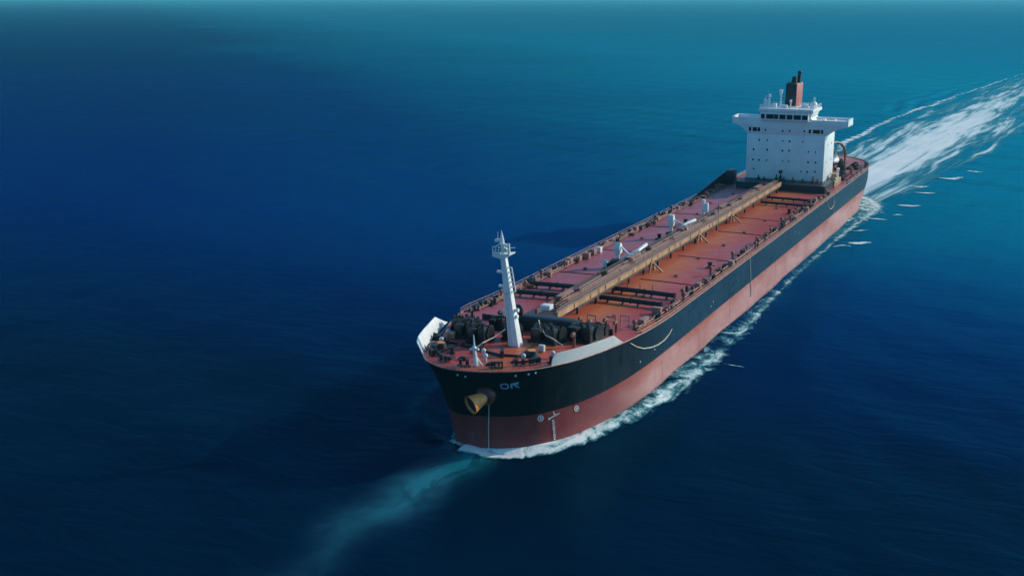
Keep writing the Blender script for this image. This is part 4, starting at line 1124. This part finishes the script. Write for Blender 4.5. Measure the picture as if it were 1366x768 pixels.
# draught mark: a column of tick figures under a cross bar
s = Shape()
for k in range(9):
    z0 = 1.5 + k * .46; w = .22 + .03 * ((k * 7) % 3)
    u0 = 17.1 - .012 * k
    for quad in ([(-w, 0), (w, 0), (w, .16), (-w, .16)], [(-w, .16), (-w + .15, .16), (-w + .15, .34), (-w, .34)], [(w - .15, .16), (w, .16), (w, .34), (w - .15, .34)] if k % 2 else [(-.06, .16), (.1, .16), (.1, .34), (-.06, .34)]):
        s._face([s.bm.verts.new(on_hull(u0 + a, z0 + b, .10)[0]) for a, b in quad])
s.build('draught_mark', M['mark'], HULL, smooth=False)
s = Shape()
for quad in ([(-1.05, 0), (1.4, .75), (1.4, 1.05), (-1.05, .32)], [(-1.15, -.12), (-.75, -.12), (-.75, .42), (-1.15, .42)], [(.1, .8), (.32, .85), (.22, 1.75), (.02, 1.75)], [(.25, 1.2), (.62, .95), (.5, .82), (.2, 1.0)]):
    s._face([s.bm.verts.new(on_hull(17.1 + a, 5.75 + b * .8, .12)[0]) for a, b in quad])
s.build('load_mark', M['mark'], HULL, smooth=False)
for S, z in ((.8, 15.4), (2.2, 15.2), (11.0, 15.45), (13.4, 15.5), (14.8, 15.55), (56, 9.5), (48, 9.0), (96, 9.2), (98, 9.9), (185, 11.4), (190, 10.0)):
    s = Shape(); p, n = on_hull(S, z, -.05); s.cone(p, p + n * .13, .2, .2, 9); s.build('scupper', M['lamp_grey'], HULL)
for S in (60, 86, 112, 136, 160, 172, 200, 236):                           # vertical weld seams on the boot-topping
    decal('weld_seam', [(-.05, 0), (.05, 0), (.05, 5.2), (-.05, 5.2)], S, 1.2, 'fitting', lift=.02)

# anchor stowed in its bell-mouthed hawse on the port bow
c, n = on_hull(5.2, 11.6, .1)
s = Shape().ball(c - n * .3, 1.85, 1, 1, 1); s.build('hawse_boss', M['maroon'], ship)
d = Vector((.74, -.43, -.27)).normalized()
a0 = c + n * .6 - d * .3
s = Shape().cone(a0, a0 + d * 3.6, .75, 1.75, 24, caps=False).cone(a0 + d * .05, a0 + d * 3.6, .62, 1.66, 24, caps=False)
bell = s.build('hawse_bell', M['copper'], ship)
Shape().cone(a0 + d * .6, a0 + d * 3.2, .7, 1.5, 20).build('bell_mouth', M['soot'], bell)

# lines and ladder that hang from the ship: things of their own
p0, _ = on_hull(5.6, 10.6, .35); p1, _ = on_hull(4.6, .5, .3)
o = Shape().tube([p0, p0.lerp(p1, .5) + Vector((.15, 0, 0)), p1], .07, 6).build('anchor_line', M['rope'])
tag(o, 'thin pale line hanging straight from the hawse to the water at the bow', 'line')
def hang_rope(sts, label):
    pts = [on_hull(S, z, .14)[0] for S, z in sts]
    o = Shape().tube(pts, .11, 6).build('mooring_rope', M['rope'])
    tag(o, label, 'rope')
hang_rope([(44, 14.3), (47, 12.6), (50, 11.4), (54, 10.5), (58, 10.0), (62, 10.0), (65, 10.5), (67, 11.2)], 'slack pale rope drooping down the dark side just behind the white bow plate')
hang_rope([(232, 13.9), (234, 11.6), (237, 10.2), (240, 9.8), (243, 10.4), (245, 11.8)], 'slack pale rope looped over the dark side beside the bridge house')
def side_ladder(S, z0, z1, label):
    s = Shape()
    for ds in (-.22, .22): s.tube([on_hull(S + ds, z, .16)[0] for z in np.linspace(z0, z1, 8)], .07, 5)
    for z in np.arange(z0, z1, .45): s.bar(on_hull(S - .22, z, .16)[0], on_hull(S + .22, z, .16)[0], .1, .08)
    o = s.build('rope_ladder', M['rope']); tag(o, label, 'ladder')
side_ladder(132, 3.2, 14.0, 'white rope ladder hanging down the dark side amidships to the red paint')
side_ladder(243.6, 7.4, 14.0, 'pale rope ladder hanging down the dark side next to the bridge house')
# mooring ropes lying on the fore deck
def deck_rope(pts, label):
    o = Shape().tube([(x, y, dz(x, y) + h) for x, y, h in pts], .13, 6).build('deck_rope', M['rope']); tag(o, label, 'rope')
deck_rope([(129.0, -.2, 2.2), (131.2, -1.4, 1.0), (134, -2.4, .4), (137.5, -2.2, .16), (140, -1.4, .14), (141.2, .1, .14)], 'pale rope curving over the red fore deck to the left of the tall white mast')
deck_rope([(122.5, 3.8, 3.2), (124.2, 4.8, 2.4), (127.4, 7.4, 1.7), (128.8, 9.6, 1.5), (129.2, 11.6, .7)], 'pale rope running over the dark winches just right of the tall white mast')
